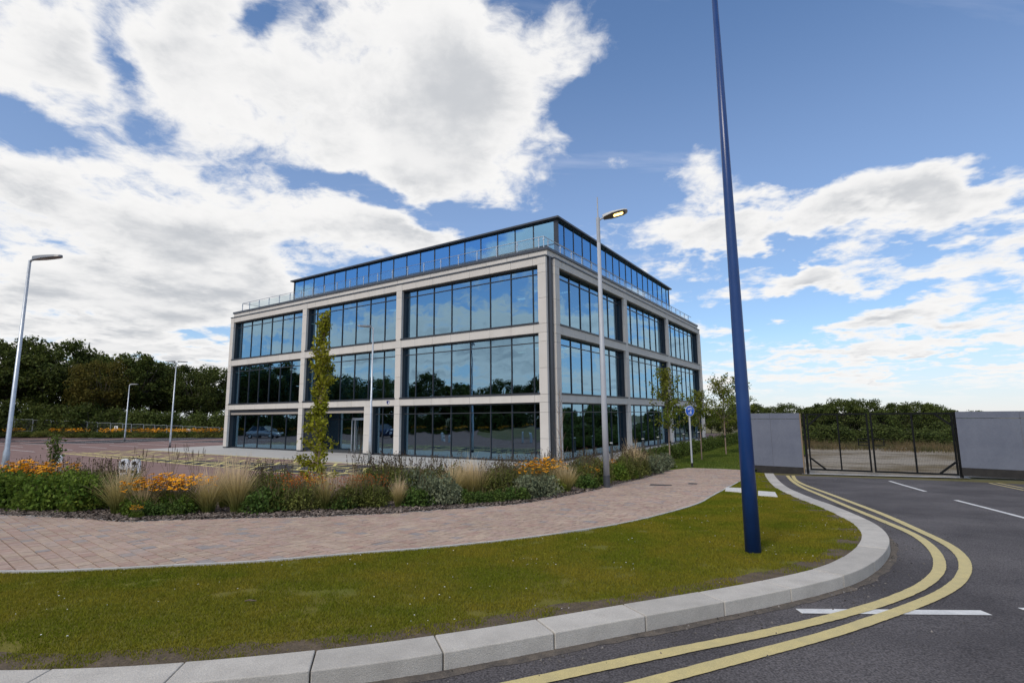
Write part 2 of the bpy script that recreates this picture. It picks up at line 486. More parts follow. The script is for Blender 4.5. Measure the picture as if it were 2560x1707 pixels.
# lawn between kerb and path
LOW = [(-15, 7.1), (-10.5, 6.75)] + [gpt(*q) for q in ((0, 1312), (225, 1306), (375, 1298.5), (588, 1288.5), (814, 1269.7), (1010, 1254.7), (1210, 1233.5),
       (1385, 1208.5), (1510, 1182), (1598, 1157), (1635, 1137.4), (1704, 1100.4))] + [(9.35, 21.7), (10.2, 23.6)]
LOW = resample(crom(LOW, 10), 0.15)
UP = [(-17, 13.2)] + [gpt(*q) for q in ((0, 1181.5), (100, 1186), (207, 1191), (295, 1197.7), (375, 1194), (588, 1188.5), (727, 1186), (889, 1178.5), (1014, 1169.7),
      (1123, 1162), (1210, 1153.5), (1348, 1128.5), (1403, 1114.7), (1510, 1088.5), (1523, 1081))]
UP = resample(crom(UP, 10), 0.15)
UPE = [(6.95, 24.4), (8.31, 25.5), (9.6, 25.0), (10.5, 24.2)]
lawn_poly = [p for k, p in enumerate(KIN) if k % 4 == 0 or k == len(KIN) - 1] + LOW[::-1][0::2]
lawn = sheet('lawn', lawn_poly, -0.012, M_grasssoil)

ribbon('bare_soil', [p for k, p in enumerate(offset(KIN, .13)) if k % 4 == 0], .30, -.0095, mat('bare_soil', (.13, .098, .066), (.085, .066, .045), rough=1, scale=6, detail=8, bump=.5, bscale=60, fine=.3), jag=.05)
def grass(name, poly, per_m2, h, m, parent=None, off=-0.012, dens=None, seed=1, wid=.0035, tint=None):
    rng = np.random.default_rng(seed)
    xs = [p[0] for p in poly]; ys = [p[1] for p in poly]
    n = int((max(xs) - min(xs)) * (max(ys) - min(ys)) * per_m2)
    X = rng.uniform(min(xs), max(xs), n); Y = rng.uniform(min(ys), max(ys), n)
    c = np.zeros(n, bool); j = len(poly) - 1
    for i in range(len(poly)):
        xi, yi = poly[i]; xj, yj = poly[j]
        if yi != yj:
            c ^= ((yi > Y) != (yj > Y)) & (X < (xj - xi) * (Y - yi) / (yj - yi) + xi)
        j = i
    # only what the camera or a camera a step aside can see
    c &= (np.abs(X) < 1.25 * Y + 1.5)
    X = X[c]; Y = Y[c]
    if dens is not None:
        k = rng.random(len(X)) < dens(X, Y); X = X[k]; Y = Y[k]
    n = len(X)
    T = np.clip((Y - 4.5) / 20.5, 0, 1); Z = -0.81 * (.5 * T + .5 * T * T * (3 - 2 * T)) + off
    a = rng.uniform(0, 2 * pi, n); hh = h * rng.uniform(.45, 1.25, n); ln = rng.uniform(.1, .9, n) * hh
    b = rng.uniform(0, 2 * pi, n); w = wid * rng.uniform(.7, 1.5, n) * (1 + np.maximum(0, Y - 6) * .10)
    V = np.empty((n, 3, 3), np.float32)
    V[:, 0] = np.stack([X - np.cos(a) * w, Y - np.sin(a) * w, Z], 1)
    V[:, 1] = np.stack([X + np.cos(a) * w, Y + np.sin(a) * w, Z], 1)
    V[:, 2] = np.stack([X + np.cos(b) * ln, Y + np.sin(b) * ln, Z + hh], 1)
    me = np_mesh(name, V.reshape(-1, 3), np.arange(3 * n).reshape(-1, 3))
    o = link(name, me, m, parent); o['kind'] = 'stuff'
    return o
M_blade = mat('grass_blade', (.158, .182, .012), (.255, .218, .022), rough=.85, scale=.9, detail=9, island=.28, transl=.3, spec=.15, ramp=(.38, .60))
_kin = np.array(KIN[::6])
def lawn_dens(X, Y):
    d = np.full(len(X), 9.0)
    for a in _kin: d = np.minimum(d, np.hypot(X - a[0], Y - a[1]))
    nz = np.array([mnoise.noise((x * 1.3, y * 2.2, 0)) + .6 * mnoise.noise((x * 4.5, y * 6, 3)) for x, y in zip(X, Y)])
    edge = np.clip((d - .04) / .50, 0, 1)
    return np.clip(.98 - np.clip(nz * 2.2 + .95 - edge * 1.75, 0, 1) * .98, .04, 1)
gr = grass('grass', lawn_poly, 8200, .024, M_blade, dens=lawn_dens, seed=3)
tag(gr, 'short olive green mown grass of the roadside lawn', 'grass')

# daisies and clover heads
M_daisy = mat('daisy', (.75, .75, .72), rough=.8)
mb = MB()
rr = random.Random(5); nd = 0
while nd < 170:
    x = rr.uniform(-5, 6); y = rr.uniform(4.5, 12)
    if not inside(lawn_poly, x, y) or mnoise.noise((x * .7, y * .9, 9)) < -.05: continue
    nd += 1; r = rr.uniform(.004, .009); z = G(y) + .022
    mb.add([(x + r * cos(k * pi / 3), y + r * sin(k * pi / 3), z + rr.uniform(0, .004)) for k in range(6)], [(0, 1, 2, 3, 4, 5)])
tag(mb.build('daisies', M_daisy), 'tiny white daisies dotted over the lawn', 'daisies', kind='stuff')

# ------------------------------------------------------------------ paved path
M_paver = bpy.data.materials.new('block_paver'); M_paver.use_nodes = True
def _paver(m, stops, dark=0.0):
    N = m.node_tree.nodes; L = m.node_tree.links; b = N['Principled BSDF']
    b.inputs['Roughness'].default_value = .85; b.inputs['Specular IOR Level'].default_value = .25
    ge = N.new('ShaderNodeNewGeometry'); oi = N.new('ShaderNodeObjectInfo')
    ad = N.new('ShaderNodeMath'); ad.operation = 'ADD'; L.new(ge.outputs['Random Per Island'], ad.inputs[0]); L.new(oi.outputs['Random'], ad.inputs[1])
    fr = N.new('ShaderNodeMath'); fr.operation = 'FRACT'; L.new(ad.outputs[0], fr.inputs[0])
    cr = N.new('ShaderNodeValToRGB'); cr.color_ramp.interpolation = 'LINEAR'
    e = cr.color_ramp.elements
    while len(e) < len(stops): e.new(0.5)
    for k, (p, c) in enumerate(stops): e[k].position = p; e[k].color = (*c, 1)
    L.new(fr.outputs[0], cr.inputs[0])
    tcn = N.new('ShaderNodeTexCoord')
    nz = N.new('ShaderNodeTexNoise'); nz.inputs['Scale'].default_value = 14; nz.inputs['Detail'].default_value = 6
    L.new(tcn.outputs['Object'], nz.inputs['Vector'])
    mr = N.new('ShaderNodeMapRange'); mr.inputs[1].default_value = .3; mr.inputs[2].default_value = .7; mr.inputs[3].default_value = .92; mr.inputs[4].default_value = 1.2
    L.new(nz.outputs['Fac'], mr.inputs[0])
    n2 = N.new('ShaderNodeTexNoise'); n2.inputs['Scale'].default_value = .7; n2.inputs['Detail'].default_value = 5
    L.new(tcn.outputs['Object'], n2.inputs['Vector'])
    m2 = N.new('ShaderNodeMapRange'); m2.inputs[1].default_value = .35; m2.inputs[2].default_value = .7; m2.inputs[3].default_value = 1.04; m2.inputs[4].default_value = .88
    L.new(n2.outputs['Fac'], m2.inputs[0])
    mu = N.new('ShaderNodeMath'); mu.operation = 'MULTIPLY'; L.new(mr.outputs[0], mu.inputs[0]); L.new(m2.outputs[0], mu.inputs[1])
    h = N.new('ShaderNodeHueSaturation'); L.new(mu.outputs[0], h.inputs['Value']); L.new(cr.outputs[0], h.inputs['Color'])
    L.new(h.outputs[0], b.inputs['Base Color'])
    bz = N.new('ShaderNodeTexNoise'); bz.inputs['Scale'].default_value = 160; L.new(tcn.outputs['Object'], bz.inputs['Vector'])
    bp = N.new('ShaderNodeBump'); bp.inputs['Strength'].default_value = .25; bp.inputs['Distance'].default_value = .01
    L.new(bz.outputs['Fac'], bp.inputs['Height']); L.new(bp.outputs[0], b.inputs['Normal'])
_paver(M_paver, [(0, (.345, .255, .20)), (.22, (.40, .305, .235)), (.40, (.35, .235, .19)), (.55, (.43, .335, .255)), (.72, (.37, .265, .22)), (.88, (.40, .30, .24)), (.95, (.31, .26, .235)), (1, (.27, .245, .235))])

path_poly = LOW[::3] + [LOW[-1]] + UPE[::-1] + UP[::-1][::3] + [UP[0]]
path = sheet('path', path_poly, -0.016, M_sand)
ang = radians(-40); ax = (cos(ang), sin(ang)); ay = (-sin(ang), cos(ang))
def clip_half(poly, p, n):
    """keep the part of a convex polygon with (q - p).n >= 0"""
    out = []
    for i in range(len(poly)):
        a = poly[i]; b = poly[(i + 1) % len(poly)]
        da = (a[0] - p[0]) * n[0] + (a[1] - p[1]) * n[1]; db = (b[0] - p[0]) * n[0] + (b[1] - p[1]) * n[1]
        if da >= 0: out.append(a)
        if (da >= 0) != (db >= 0):
            t = da / (da - db); out.append((a[0] + (b[0] - a[0]) * t, a[1] + (b[1] - a[1]) * t))
    return out
def area(p): return abs(sum(p[i][0] * p[(i + 1) % len(p)][1] - p[(i + 1) % len(p)][0] * p[i][1] for i in range(len(p)))) / 2
BND = [(LOW[::3] + [LOW[-1]], 1), (UP[::3] + [UP[-1]] + UPE, -1)]
pav = []
rr = random.Random(11)
ROWW, JT = 0.170, 0.0075
us = [p[0] * ax[0] + p[1] * ax[1] for p in path_poly]; vs_ = [p[0] * ay[0] + p[1] * ay[1] for p in path_poly]
v = min(vs_)
while v < max(vs_):
    u = min(us) - rr.random() * .3
    while u < max(us):
        ln = rr.choice((.125, .166, .166, .245, .245))
        cu_, cv_ = u + ln / 2, v + ROWW / 2
        cxw, cyw = cu_ * ax[0] + cv_ * ay[0], cu_ * ax[1] + cv_ * ay[1]
        if abs(cxw) < 1.05 * cyw + 1.0 and min(abs(cxw), 99) < 20:
            q = [(u + JT, v + JT), (u + ln - JT, v + JT), (u + ln - JT, v + ROWW - JT), (u + JT, v + ROWW - JT)]
            q = [(a * ax[0] + b * ay[0], a * ax[1] + b * ay[1]) for a, b in q]
            if any(inside(path_poly, *p) for p in q):
                ok = True
                for line, sgn in BND:
                    best = min(zip(line, line[1:]), key=lambda s: dseg(cxw, cyw, *s))
                    if dseg(cxw, cyw, *best) < .45:
                        d = (best[1][0] - best[0][0], best[1][1] - best[0][1]); l = math.hypot(*d)
                        nn = (-d[1] / l * sgn, d[0] / l * sgn)
                        q = clip_half(q, (best[0][0] + nn[0] * .012, best[0][1] + nn[1] * .012), nn)
                        if len(q) < 3 or area(q) < .0012: ok = False; break
                if ok and (inside(path_poly, cxw, cyw) or area(q) > .002): pav.append(q)
        u += ln
    v += ROWW
print('pavers', len(pav))
# the blocks that show largest are objects of their own, the others one mesh
pav.sort(key=lambda q: -area(q) * 1000 / (q[0][1] ** 3))
def paver_geo(mb, q, ox=0, oy=0):
    n = len(q); dz = rr.uniform(-.002, .002); tx, ty = rr.uniform(-.006, .006), rr.uniform(-.006, .006)
    cx_ = sum(p[0] for p in q) / n; cy_ = sum(p[1] for p in q) / n
    f = lambda x, y: G(y) + dz + (x - cx_) * tx + (y - cy_) * ty
    top = [(cx_ + (x - cx_) * .975, cy_ + (y - cy_) * .975) for x, y in q]
    vs = [(x - ox, y - oy, G(y) - .03) for x, y in q] + [(x - ox, y - oy, f(x, y) - .004) for x, y in q] + [(x - ox, y - oy, f(x, y)) for x, y in top]
    ar = sum(q[i][0] * q[(i + 1) % n][1] - q[(i + 1) % n][0] * q[i][1] for i in range(n))
    idx = list(range(n)) if ar > 0 else list(range(n - 1, -1, -1))
    fs = [tuple(2 * n + i for i in idx)]
    for a in range(n):
        i, j = idx[a], idx[(a + 1) % n]
        fs += [(n + i, n + j, 2 * n + j, 2 * n + i), (i, j, n + j, n + i)]
    mb.add(vs, fs)
for q in pav[:300]:
    mb = MB(); paver_geo(mb, q); mb.build('paver', M_paver, path)
mb = MB()
for q in pav[300:]: paver_geo(mb, q)
o = mb.build('paving_blocks', M_paver, path); o['kind'] = 'stuff'
# pale edging strips either side
M_edge = mat('edging_concrete', (.42, .41, .39), (.50, .49, .46), rough=.85, scale=5, fine=.1, objrand=.06)
def edging(line, side, w=.05, zt=.012, keep=None):
    P_ = resample(line, .05); Q = offset(P_, side * w)
    i = 0
    while i + 3 < len(P_):
        j = min(i + 18, len(P_) - 1)
        mx_, my_ = P_[i]
        if abs(mx_) < 1.15 * my_ + 1:
            a, b = (P_[i:j + 1], Q[i:j + 1])
            if side > 0: a, b = b, a
            strip_piece('edging_stone', a, b, -.12, zt + rr.uniform(-.004, .004), M_edge, path)
        i = j
edging(LOW, -1)
edging(UP, 1, zt=.006)

# drain covers in the path
M_iron = mat('cast_iron', (.045, .042, .042), (.07, .062, .058), rough=.7, scale=20, bump=.4, bscale=80)
def cover(name, label, px0, px1, dep, m, cat='drain cover', group=None):
    a = gpt(*px0); b = gpt(*px1); x, y = (a[0] + b[0]) / 2, (a[1] + b[1]) / 2
    w = math.dist(a, b); rz = atan2(b[1] - a[1], b[0] - a[0])
    t = thing(name, label, cat, (x, y, G(y)), rz, group)
    mb = MB(); mb.box(-w / 2, w / 2, -dep / 2, dep / 2, -.02, .008); mb.build('frame', m, t)
    mb = MB()
    k = -w / 2 + .03
    while k < w / 2 - .03:
        mb.box(k, min(k + .035, w / 2 - .02), -dep / 2 + .03, dep / 2 - .03, .0081, .013); k += .055
    mb.build('grating', m, t)
    return t
cover('drain_cover', 'long dark iron drain cover set in the block paving', (1493, 1113.5), (1543, 1114.5), .30, M_iron)
cover('drain_cover', 'short dark iron drain cover set in the block paving', (1581, 1110.5), (1601, 1111), .30, M_iron)
# pale concrete slabs in the narrow end of the lawn
M_slab = mat('pale_concrete', (.55, .54, .51), (.62, .61, .58), rough=.85, scale=4, fine=.08)
for (pc, lab) in (([(215, 170), (335, 175), (335, 205), (209, 194)], 'pale concrete slab in the verge beside the paved path'), ([(445, 195), (568, 204), (586, 236), (445, 226)], 'pale concrete slab in the verge beside the kerb')):
    q = [gpt(1598.6 + x * .32045, 1065.8 + y * .32045) for x, y in pc]
    cx_, cy_ = sum(p[0] for p in q) / 4, sum(p[1] for p in q) / 4
    t = thing('concrete_slab', lab, 'slab', (cx_, cy_, G(cy_)), 0)
    mb = MB(); mb.prism([(x - cx_, y - cy_) for x, y in q], lambda x, y: G(y + cy_) - G(cy_) - .08, lambda x, y: G(y + cy_) - G(cy_) + .022); mb.build('slab', M_slab, t, bevel=.008)
    mb = MB(); mb.prism([((x - cx_) * .3, (y - cy_) * .3) for x, y in q], lambda x, y: G(y + cy_) - G(cy_) + .018, lambda x, y: G(y + cy_) - G(cy_) + .027); mb.build('cover_plate', M_slab, t)
# twig on the grass
a = gpt(575, 1387)
t = MB(); t.tube([(-.055, 0, .03), (-.015, .008, .036), (.02, 0, .034), (.055, .006, .03)], [.006, .008, .008, .005], 6)
M_bark = mat('bark', (.10, .075, .055), (.17, .135, .10), rough=.95, scale=12, bump=.6, bscale=40)
o = t.build('twig', M_bark); o.location = (a[0], a[1], G(a[1])); tag(o, 'short brown twig lying on the mown lawn', 'twig')

# ------------------------------------------------------------------ painted lines
ZP = lambda x, y: (1598.6 + x * .32045, 1065.8 + y * .32045)
YI = [(0, 1340), (450, 1225), (900, 1120), (1300, 1010), (1600, 890), (1735, 780), (1745, 690), (1690, 600), (1560, 505), (1330, 405), (1100, 310), (900, 225), (760, 165), (690, 120), (655, 82)]
YO = [(0, 1480), (450, 1360), (900, 1240), (1300, 1110), (1700, 960), (1880, 850), (1935, 745), (1905, 660), (1800, 575), (1600, 478), (1350, 365), (1130, 280), (930, 205), (780, 150), (715, 115), (695, 82)]
marks = thing('road_marking', None, None); marks['kind'] = 'structure'
for k, pts in enumerate((YI, YO)):
    w = [gpt(*q, ROAD_OFF) for q in (((1215, 1567), (1424.5, 1522.7)), ((1495, 1566.7),))[k]] + [gpt(*ZP(*p), ROAD_OFF) for p in pts[1 if k == 0 else 0:]]
    d = (w[0][0] - w[1][0], w[0][1] - w[1][1]); l = math.hypot(*d)
    w = [(w[0][0] + d[0] / l * 6, w[0][1] + d[1] / l * 6 * .72), (w[0][0] + d[0] / l * 2, w[0][1] + d[1] / l * 1.9)] + w
    w = resample(crom(w, 10), .05)
    for _ in range(50):
        w = [w[0]] + [((a[0] + 2 * b[0] + c[0]) / 4, (a[1] + 2 * b[1] + c[1]) / 4) for a, b, c in zip(w, w[1:], w[2:])] + [w[-1]]
    ribbon('yellow_line', w, .128, ROAD_OFF + .009, M_yellow, marks, jag=.003)
def wl(p, q, w=.1, m=M_white, off=.0055, name='white_line'):
    a = gpt(*p, ROAD_OFF); b = gpt(*q, ROAD_OFF)
    n = max(2, int(math.dist(a, b) / .3)); pts = [(a[0] + (b[0] - a[0]) * i / n, a[1] + (b[1] - a[1]) * i / n) for i in range(n + 1)]
    return ribbon(name, pts, w, ROAD_OFF + off, m, marks, jag=.002)
wl((2043, 1104.5), (2126, 1128.5)); wl((2195, 1148.5), (2352, 1189))
a = gpt(2195, 1148.5, ROAD_OFF); b = gpt(2352, 1189, ROAD_OFF)
d = Vector((b[0] - a[0], b[1] - a[1])); 
ribbon('white_line', [(b[0], b[1]), (b[0] + d.x * .35, b[1] + d.y * .35)], .1, ROAD_OFF + .0055, M_white, marks)
wl((1834, 1403.5), (2266, 1407.5), .13); wl((2349, 1400.5), (2700, 1403), .105)
wl((2272, 1109), (2352, 1126), .07, M_yellow, name='yellow_line'); wl((2290, 1108.5), (2352, 1121), .07, M_yellow, name='yellow_line')
# far kerb beside the right hand hoarding
fk = thing('far_kerb', None, None); fk['kind'] = 'structure'
for k in range(7):
    x0, y0 = 16.75 + k * .55, 17.5 - k * .74
    strip_piece('kerb_stone', [(x0 + .3, y0 + .2), (x0 + .3 + .545, y0 + .2 - .735)], [(x0, y0), (x0 + .545, y0 - .735)], -.3, .0, M_kerb, fk, bev=.012)
fp = sheet('verge', [(17.05, 17.75), (20.9, 12.5), (40, 10), (40, 30), (17.6, 18.2)], -.01, M_grasssoil)
# gully grate
gq = gpt(2020 * 0 + 1598.6 + 985 * .32045, 1065.8 + 298 * .32045, ROAD_OFF)
t = thing('gully_grate', 'dark iron gully grate in the road against the kerb', 'drain cover', (gq[0], gq[1], G(gq[1]) + ROAD_OFF), radians(70))
mb = MB(); mb.box(-.22, .22, -.2, .2, -.02, .004); mb.build('frame', M_iron, t)
mb = MB()
for k in range(7): mb.box(-.19 + k * .057, -.155 + k * .057, -.17, .17, .0041, .009)
mb.build('grating', M_iron, t)
# grit and stones along the gutter
M_grav = mat('road_grit', (.07, .066, .066), (.17, .155, .14), rough=.95, scale=30, island=.7)
mb = MB(); rr = random.Random(21)
ko = offset(KIN, -KW)
for k in range(4800):
    i = rr.randrange(0, len(KIN)); p = KIN[i]; n = normals(KIN[max(i - 1, 0):i + 2])[0]
    d = KW + .02 + abs(rr.gauss(0, .20)) * (1 if rr.random() < .75 else 4) 
    x, y = p[0] - n[0] * d, p[1] - n[1] * d
    if abs(x) > 1.2 * y or y > 13: continue
    if mnoise.noise((x * 1.2, y * 1.2, 4)) < rr.uniform(-.5, .25): continue
    r = rr.choice((.004, .005, .006, .008, .013)) * rr.uniform(.7, 1.4); z = G(y) + ROAD_OFF + .002
    t0 = rr.random() * 6
    vs = [(x + r * cos(t0 + a * 2.09) * rr.uniform(.7, 1.2), y + r * sin(t0 + a * 2.09) * rr.uniform(.7, 1.2), z) for a in range(3)]
    vs.append((x + rr.uniform(-r, r) * .3, y + rr.uniform(-r, r) * .3, z + r * rr.uniform(.6, 1.2)))
    mb.add(vs, [(0, 1, 3), (1, 2, 3), (2, 0, 3)])
tag(mb.build('grit', M_grav), 'loose grit and small stones along the gutter', 'grit', kind='stuff')

# ------------------------------------------------------------------ office building
BC = Vector((2.051, 28.215, BASE)); BYAW = -0.5835
EU = Vector((-cos(BYAW), -sin(BYAW), 0)); EV = Vector((-sin(BYAW), cos(BYAW), 0))
def bw(u, v, z=0.0): return BC + EU * u + EV * v + Vector((0, 0, z))

def glass_mat(name, refl, tint, body, rough=0.0, wave=0.0025, wscale=.55):
    m = bpy.data.materials.new(name); m.use_nodes = True
    N = m.node_tree.nodes; L = m.node_tree.links; N.remove(N['Principled BSDF']); out = N['Material Output']
    gl = N.new('ShaderNodeBsdfGlossy'); gl.inputs['Roughness'].default_value = rough; gl.inputs['Color'].default_value = (*tint, 1)
    tr = N.new('ShaderNodeBsdfTransparent'); tr.inputs['Color'].default_value = (*body, 1)
    lw = N.new('ShaderNodeLayerWeight'); lw.inputs['Blend'].default_value = .5
    pw_ = N.new('ShaderNodeMath'); pw_.operation = 'POWER'; L.new(lw.outputs['Facing'], pw_.inputs[0]); pw_.inputs[1].default_value = 4.0
    mr = N.new('ShaderNodeMapRange'); mr.inputs[3].default_value = refl; mr.inputs[4].default_value = 1
    L.new(pw_.outputs[0], mr.inputs[0])
    ms = N.new('ShaderNodeMixShader'); L.new(mr.outputs[0], ms.inputs[0]); L.new(tr.outputs[0], ms.inputs[1]); L.new(gl.outputs[0], ms.inputs[2])
    L.new(ms.outputs[0], out.inputs['Surface'])
    if wave:   # float glass is never quite flat
        tcn = N.new('ShaderNodeTexCoord')
        oi = N.new('ShaderNodeObjectInfo')
        ad = N.new('ShaderNodeVectorMath'); ad.operation = 'ADD'; L.new(tcn.outputs['Object'], ad.inputs[0]); L.new(oi.outputs['Random'], ad.inputs[1])
        nz = N.new('ShaderNodeTexNoise'); nz.inputs['Scale'].default_value = wscale; nz.inputs['Detail'].default_value = 1.5
        L.new(ad.outputs[0], nz.inputs['Vector'])
        bp = N.new('ShaderNodeBump'); bp.inputs['Strength'].default_value = 1; bp.inputs['Distance'].default_value = wave
        L.new(nz.outputs['Fac'], bp.inputs['Height']); L.new(bp.outputs[0], gl.inputs['Normal'])
    return m
M_glass = glass_mat('coated_glass', .42, (.50, .78, 1.0), (.28, .38, .39), wave=.012)
M_pglass = glass_mat('penthouse_glass', .56, (.34, .66, .98), (.30, .40, .46), wave=.006)
M_clear = glass_mat('clear_glass', .06, (1, 1, 1), (.86, .91, .92), wave=0)
M_inner = mat('interior_plaster', (.42, .44, .43), rough=.9)
M_ceil = mat('interior_ceiling', (.55, .56, .55), rough=.9)
M_tube = bpy.data.materials.new('lit_panel'); M_tube.use_nodes = True
_tb = M_tube.node_tree.nodes['Principled BSDF']; _tb.inputs['Emission Color'].default_value = (1, .97, .9, 1); _tb.inputs['Emission Strength'].default_value = 2.2
M_carpet = mat('interior_carpet', (.07, .075, .08), rough=1)
M_bronze = mat('pale_bronze_trim', (.36, .32, .28), rough=.5)
M_plinth = mat('plinth', (.10, .105, .11), rough=.7)

bld = thing('office_building', 'four storey office block with pale stone frame and mirror glass', 'building', BC, BYAW)
def fbox(mb, side, a0, a1, d0, d1, z0, z1):
    """box given along a facade (a), inward depth (d) and height; side 'L' or 'R'"""
    if side == 'L': mb.box(-a1, -a0, d0, d1, z0, z1)
    else: mb.box(-d1, -d0, a0, a1, z0, z1)
    return mb
ZB = dict(base=0.0, head0=3.23, sill1=3.66, head1=7.04, sill2=7.54, head2=10.91, line=11.33, up0=11.41, up1=11.73, top=11.88)
W = 32.5; WR = 32.66
COLS = {'L': [(.18, .70), (11.28, 11.78), (21.56, 22.07), (32.0, W)], 'R': [(.75, 1.27), (11.15, 11.70), (21.15, 21.72), (32.1, WR)]}
MULL = {'L': [1.25 + 1.5 * k for k in range(21)], 'R': [1.79 + 1.45 * k for k in range(21)]}
LV = [(0.0, 3.23, 2.70), (3.66, 7.04, 6.55), (7.54, 10.91, 10.46)]         # bottom, head, transom
RD = .42; JG = .007
# dark core behind the cladding: columns, bands, corner
core = MB()
for s in 'LR':
    for (a0, a1) in COLS[s]:
        fbox(core, s, a0 + .03, a1 - .03, .17, RD + .08, 0, 11.35)
    a_lo, a_hi = COLS[s][0][0] + .04, COLS[s][-1][1] - .04
    for z0, z1 in ((3.26, 3.63), (7.07, 7.51), (10.94, 11.31)):
        fbox(core, s, a_lo + .3, a_hi - .3, .165, .55, z0, z1)
core.build('facade_core', M_frame, bld)
# corner post in the recess
cp = MB(); cp.box(-.62, -.19, .19, .74, 0, 11.34); cp.box(-.19, -.12, .30, .62, 0, 11.34)
cp.build('corner_post', M_dark, bld)
# cladding on the columns
SEG = [0.10, 1.30, 2.69, 3.23, 3.66, 5.09, 6.55, 7.04, 7.54, 8.98, 10.43, 10.91, 11.33]
for s in 'LR':
    for ci, (a0, a1) in enumerate(COLS[s]):
        for z0, z1 in zip(SEG, SEG[1:]):
            mb = MB(); fbox(mb, s, a0, a1, 0 + .0, .18, z0 + JG, z1 - JG); mb.build('column_panel', M_stone, bld)
        mb = MB(); fbox(mb, s, a0 + .01, a1 - .01, .012, .18, 0, .10); mb.build('column_foot', M_plinth, bld)
ENT = (14.0, 14.68)                       # extra pier beside the entrance
for z0, z1 in zip(SEG[:3], SEG[1:4]):
    mb = MB(); fbox(mb, 'L', *ENT, 0, .30, z0 + JG, min(z1, 3.23) - JG); mb.build('column_panel', M_stone, bld)
mb = MB(); fbox(mb, 'L', ENT[0] + .01, ENT[1] - .01, .012, .30, 0, .10); mb.build('column_foot', M_plinth, bld)
# cladding on the bands, joints every 1.5 m
for s in 'LR':
    cs = COLS[s]
    grid = [1.02 + 1.5 * k for k in range(22)] if s == 'L' else [1.6 + 1.45 * k for k in range(22)]
    for z0, z1 in ((3.23, 3.66), (7.04, 7.54), (10.91, 11.33)):
        for (c0, c1) in zip(cs, cs[1:]):
            st = [c0[1]] + [g for g in grid if c0[1] + .25 < g < c1[0] - .25] + [c1[0]]
            for a0, a1 in zip(st, st[1:]):
                mb = MB(); fbox(mb, s, a0 + JG, a1 - JG, .012, .18, z0 + .004, z1 - .004); mb.build('cladding_panel', M_stone, bld)
    tot = W if s == 'L' else WR
    st = [.15] + [g + .35 for g in grid if .8 < g < tot - 1.2] + [tot - .15]
    for k, (a0, a1) in enumerate(zip(st, st[1:])):      # parapet band, set back behind the ledge
        mb = MB(); lo = a0 + (JG if k or s == 'L' else .162)
        fbox(mb, s, lo, a1 - JG, .15, .31, ZB['up0'] + .003, ZB['up1'] - .003); mb.build('parapet_panel', M_stone, bld)
# thin dark ledge and the coping
led = MB()
for s in 'LR':
    tot = W if s == 'L' else WR
    fbox(led, s, COLS[s][0][0] - .03, tot + .03, -.035, .60, 11.333, 11.408)
led.box(-.62, -.12, .12, .75, 11.335, 11.406)
led.build('ledge', M_dark, bld)
cop = MB()
cop.box(-W + .08, -.08, .08, .46, ZB['up1'], ZB['top']); cop.box(-.46, -.08, .461, WR - .08, ZB['up1'] + .001, ZB['top'] - .001)
cop.box(-W + .08, -W + .46, .461, WR - .08, ZB['up1'] + .001, ZB['top'] - .001); cop.box(-W + .461, -.461, WR - .46, WR - .08, ZB['up1'], ZB['top'])
cop.build('coping', M_dark, bld)

# windows: one frame per bay and storey, panes as its sub-parts
def pane(side, a0, a1, z0, z1, d, m, parent, name='pane'):
    mb = MB()
    t = radians(random.uniform(-.10, .10)); t2 = radians(random.uniform(-.10, .10))
    w = a1 - a0; h = z1 - z0
    mb.box(-w / 2, w / 2, -.006, .006, -h / 2, h / 2)
    o = mb.build(name, m, parent)
    if side == 'L': o.location = (-(a0 + a1) / 2, d, (z0 + z1) / 2); o.rotation_euler = (t, 0, t2)
    else: o.location = (-d, (a0 + a1) / 2, (z0 + z1) / 2); o.rotation_euler = (t, 0, -pi / 2 + t2)
    return o
def window(side, a0, a1, z0, z1, zt, mulls, d=RD, sill=True, name='window'):
    f = MB(); e = .025
    fbox(f, side, a0 - .05, a1 + .05, d - .24, d + .06, z1 - .07, z1 - .003)      # head
    fbox(f, side, a0 - .03, a0 + .05, d - .235, d + .055, z0, z1 - .07)            # jambs
    fbox(f, side, a1 - .05, a1 + .03, d - .235, d + .055, z0, z1 - .07)
    if sill: fbox(f, side, a0 - .02, a1 + .02, -.035, d + .06, z0 + .004, z0 + .095)
    else: fbox(f, side, a0 - .02, a1 + .02, d - .08, d + .06, z0 + .002, z0 + .10)
    zb = z0 + .095
    for mu in mulls: fbox(f, side, mu - e, mu + e, d - .055, d + .05, zb + .001, z1 - .071)
    st = [a0 + .05] + list(mulls) + [a1 - .05]
    if zt:
        for p, q in zip(st, st[1:]): fbox(f, side, p + e, q - e, d - .05, d + .045, zt - e, zt + e)
    o = f.build(name, M_frame, bld)
    for p, q in zip(st, st[1:]):
        if q - p < .12: continue
        if zt:
            pane(side, p, q, zb, zt, d, M_glass, o); pane(side, p, q, zt, z1 - .07, d, M_glass, o)
        else: pane(side, p, q, zb, z1 - .07, d, M_glass, o)
    return o
for s in 'LR':
    for bi, (c0, c1) in enumerate(zip(COLS[s], COLS[s][1:])):
        for li, (z0, z1, zt) in enumerate(LV):
            a0, a1 = c0[1] - .02, c1[0] + .02
            mu = [g for g in MULL[s] if a0 + .3 < g < a1 - .3]
            if s == 'L' and li == 0 and bi == 1: continue
            if s == 'L' and li == 0 and bi == 2:
                window(s, a0, a1, z0, 2.80, None, [24.25, 26.2, 28.15, 30.1], d=.50, sill=False)
                continue
            window(s, a0, a1, z0, z1, zt, mu, sill=(li > 0))
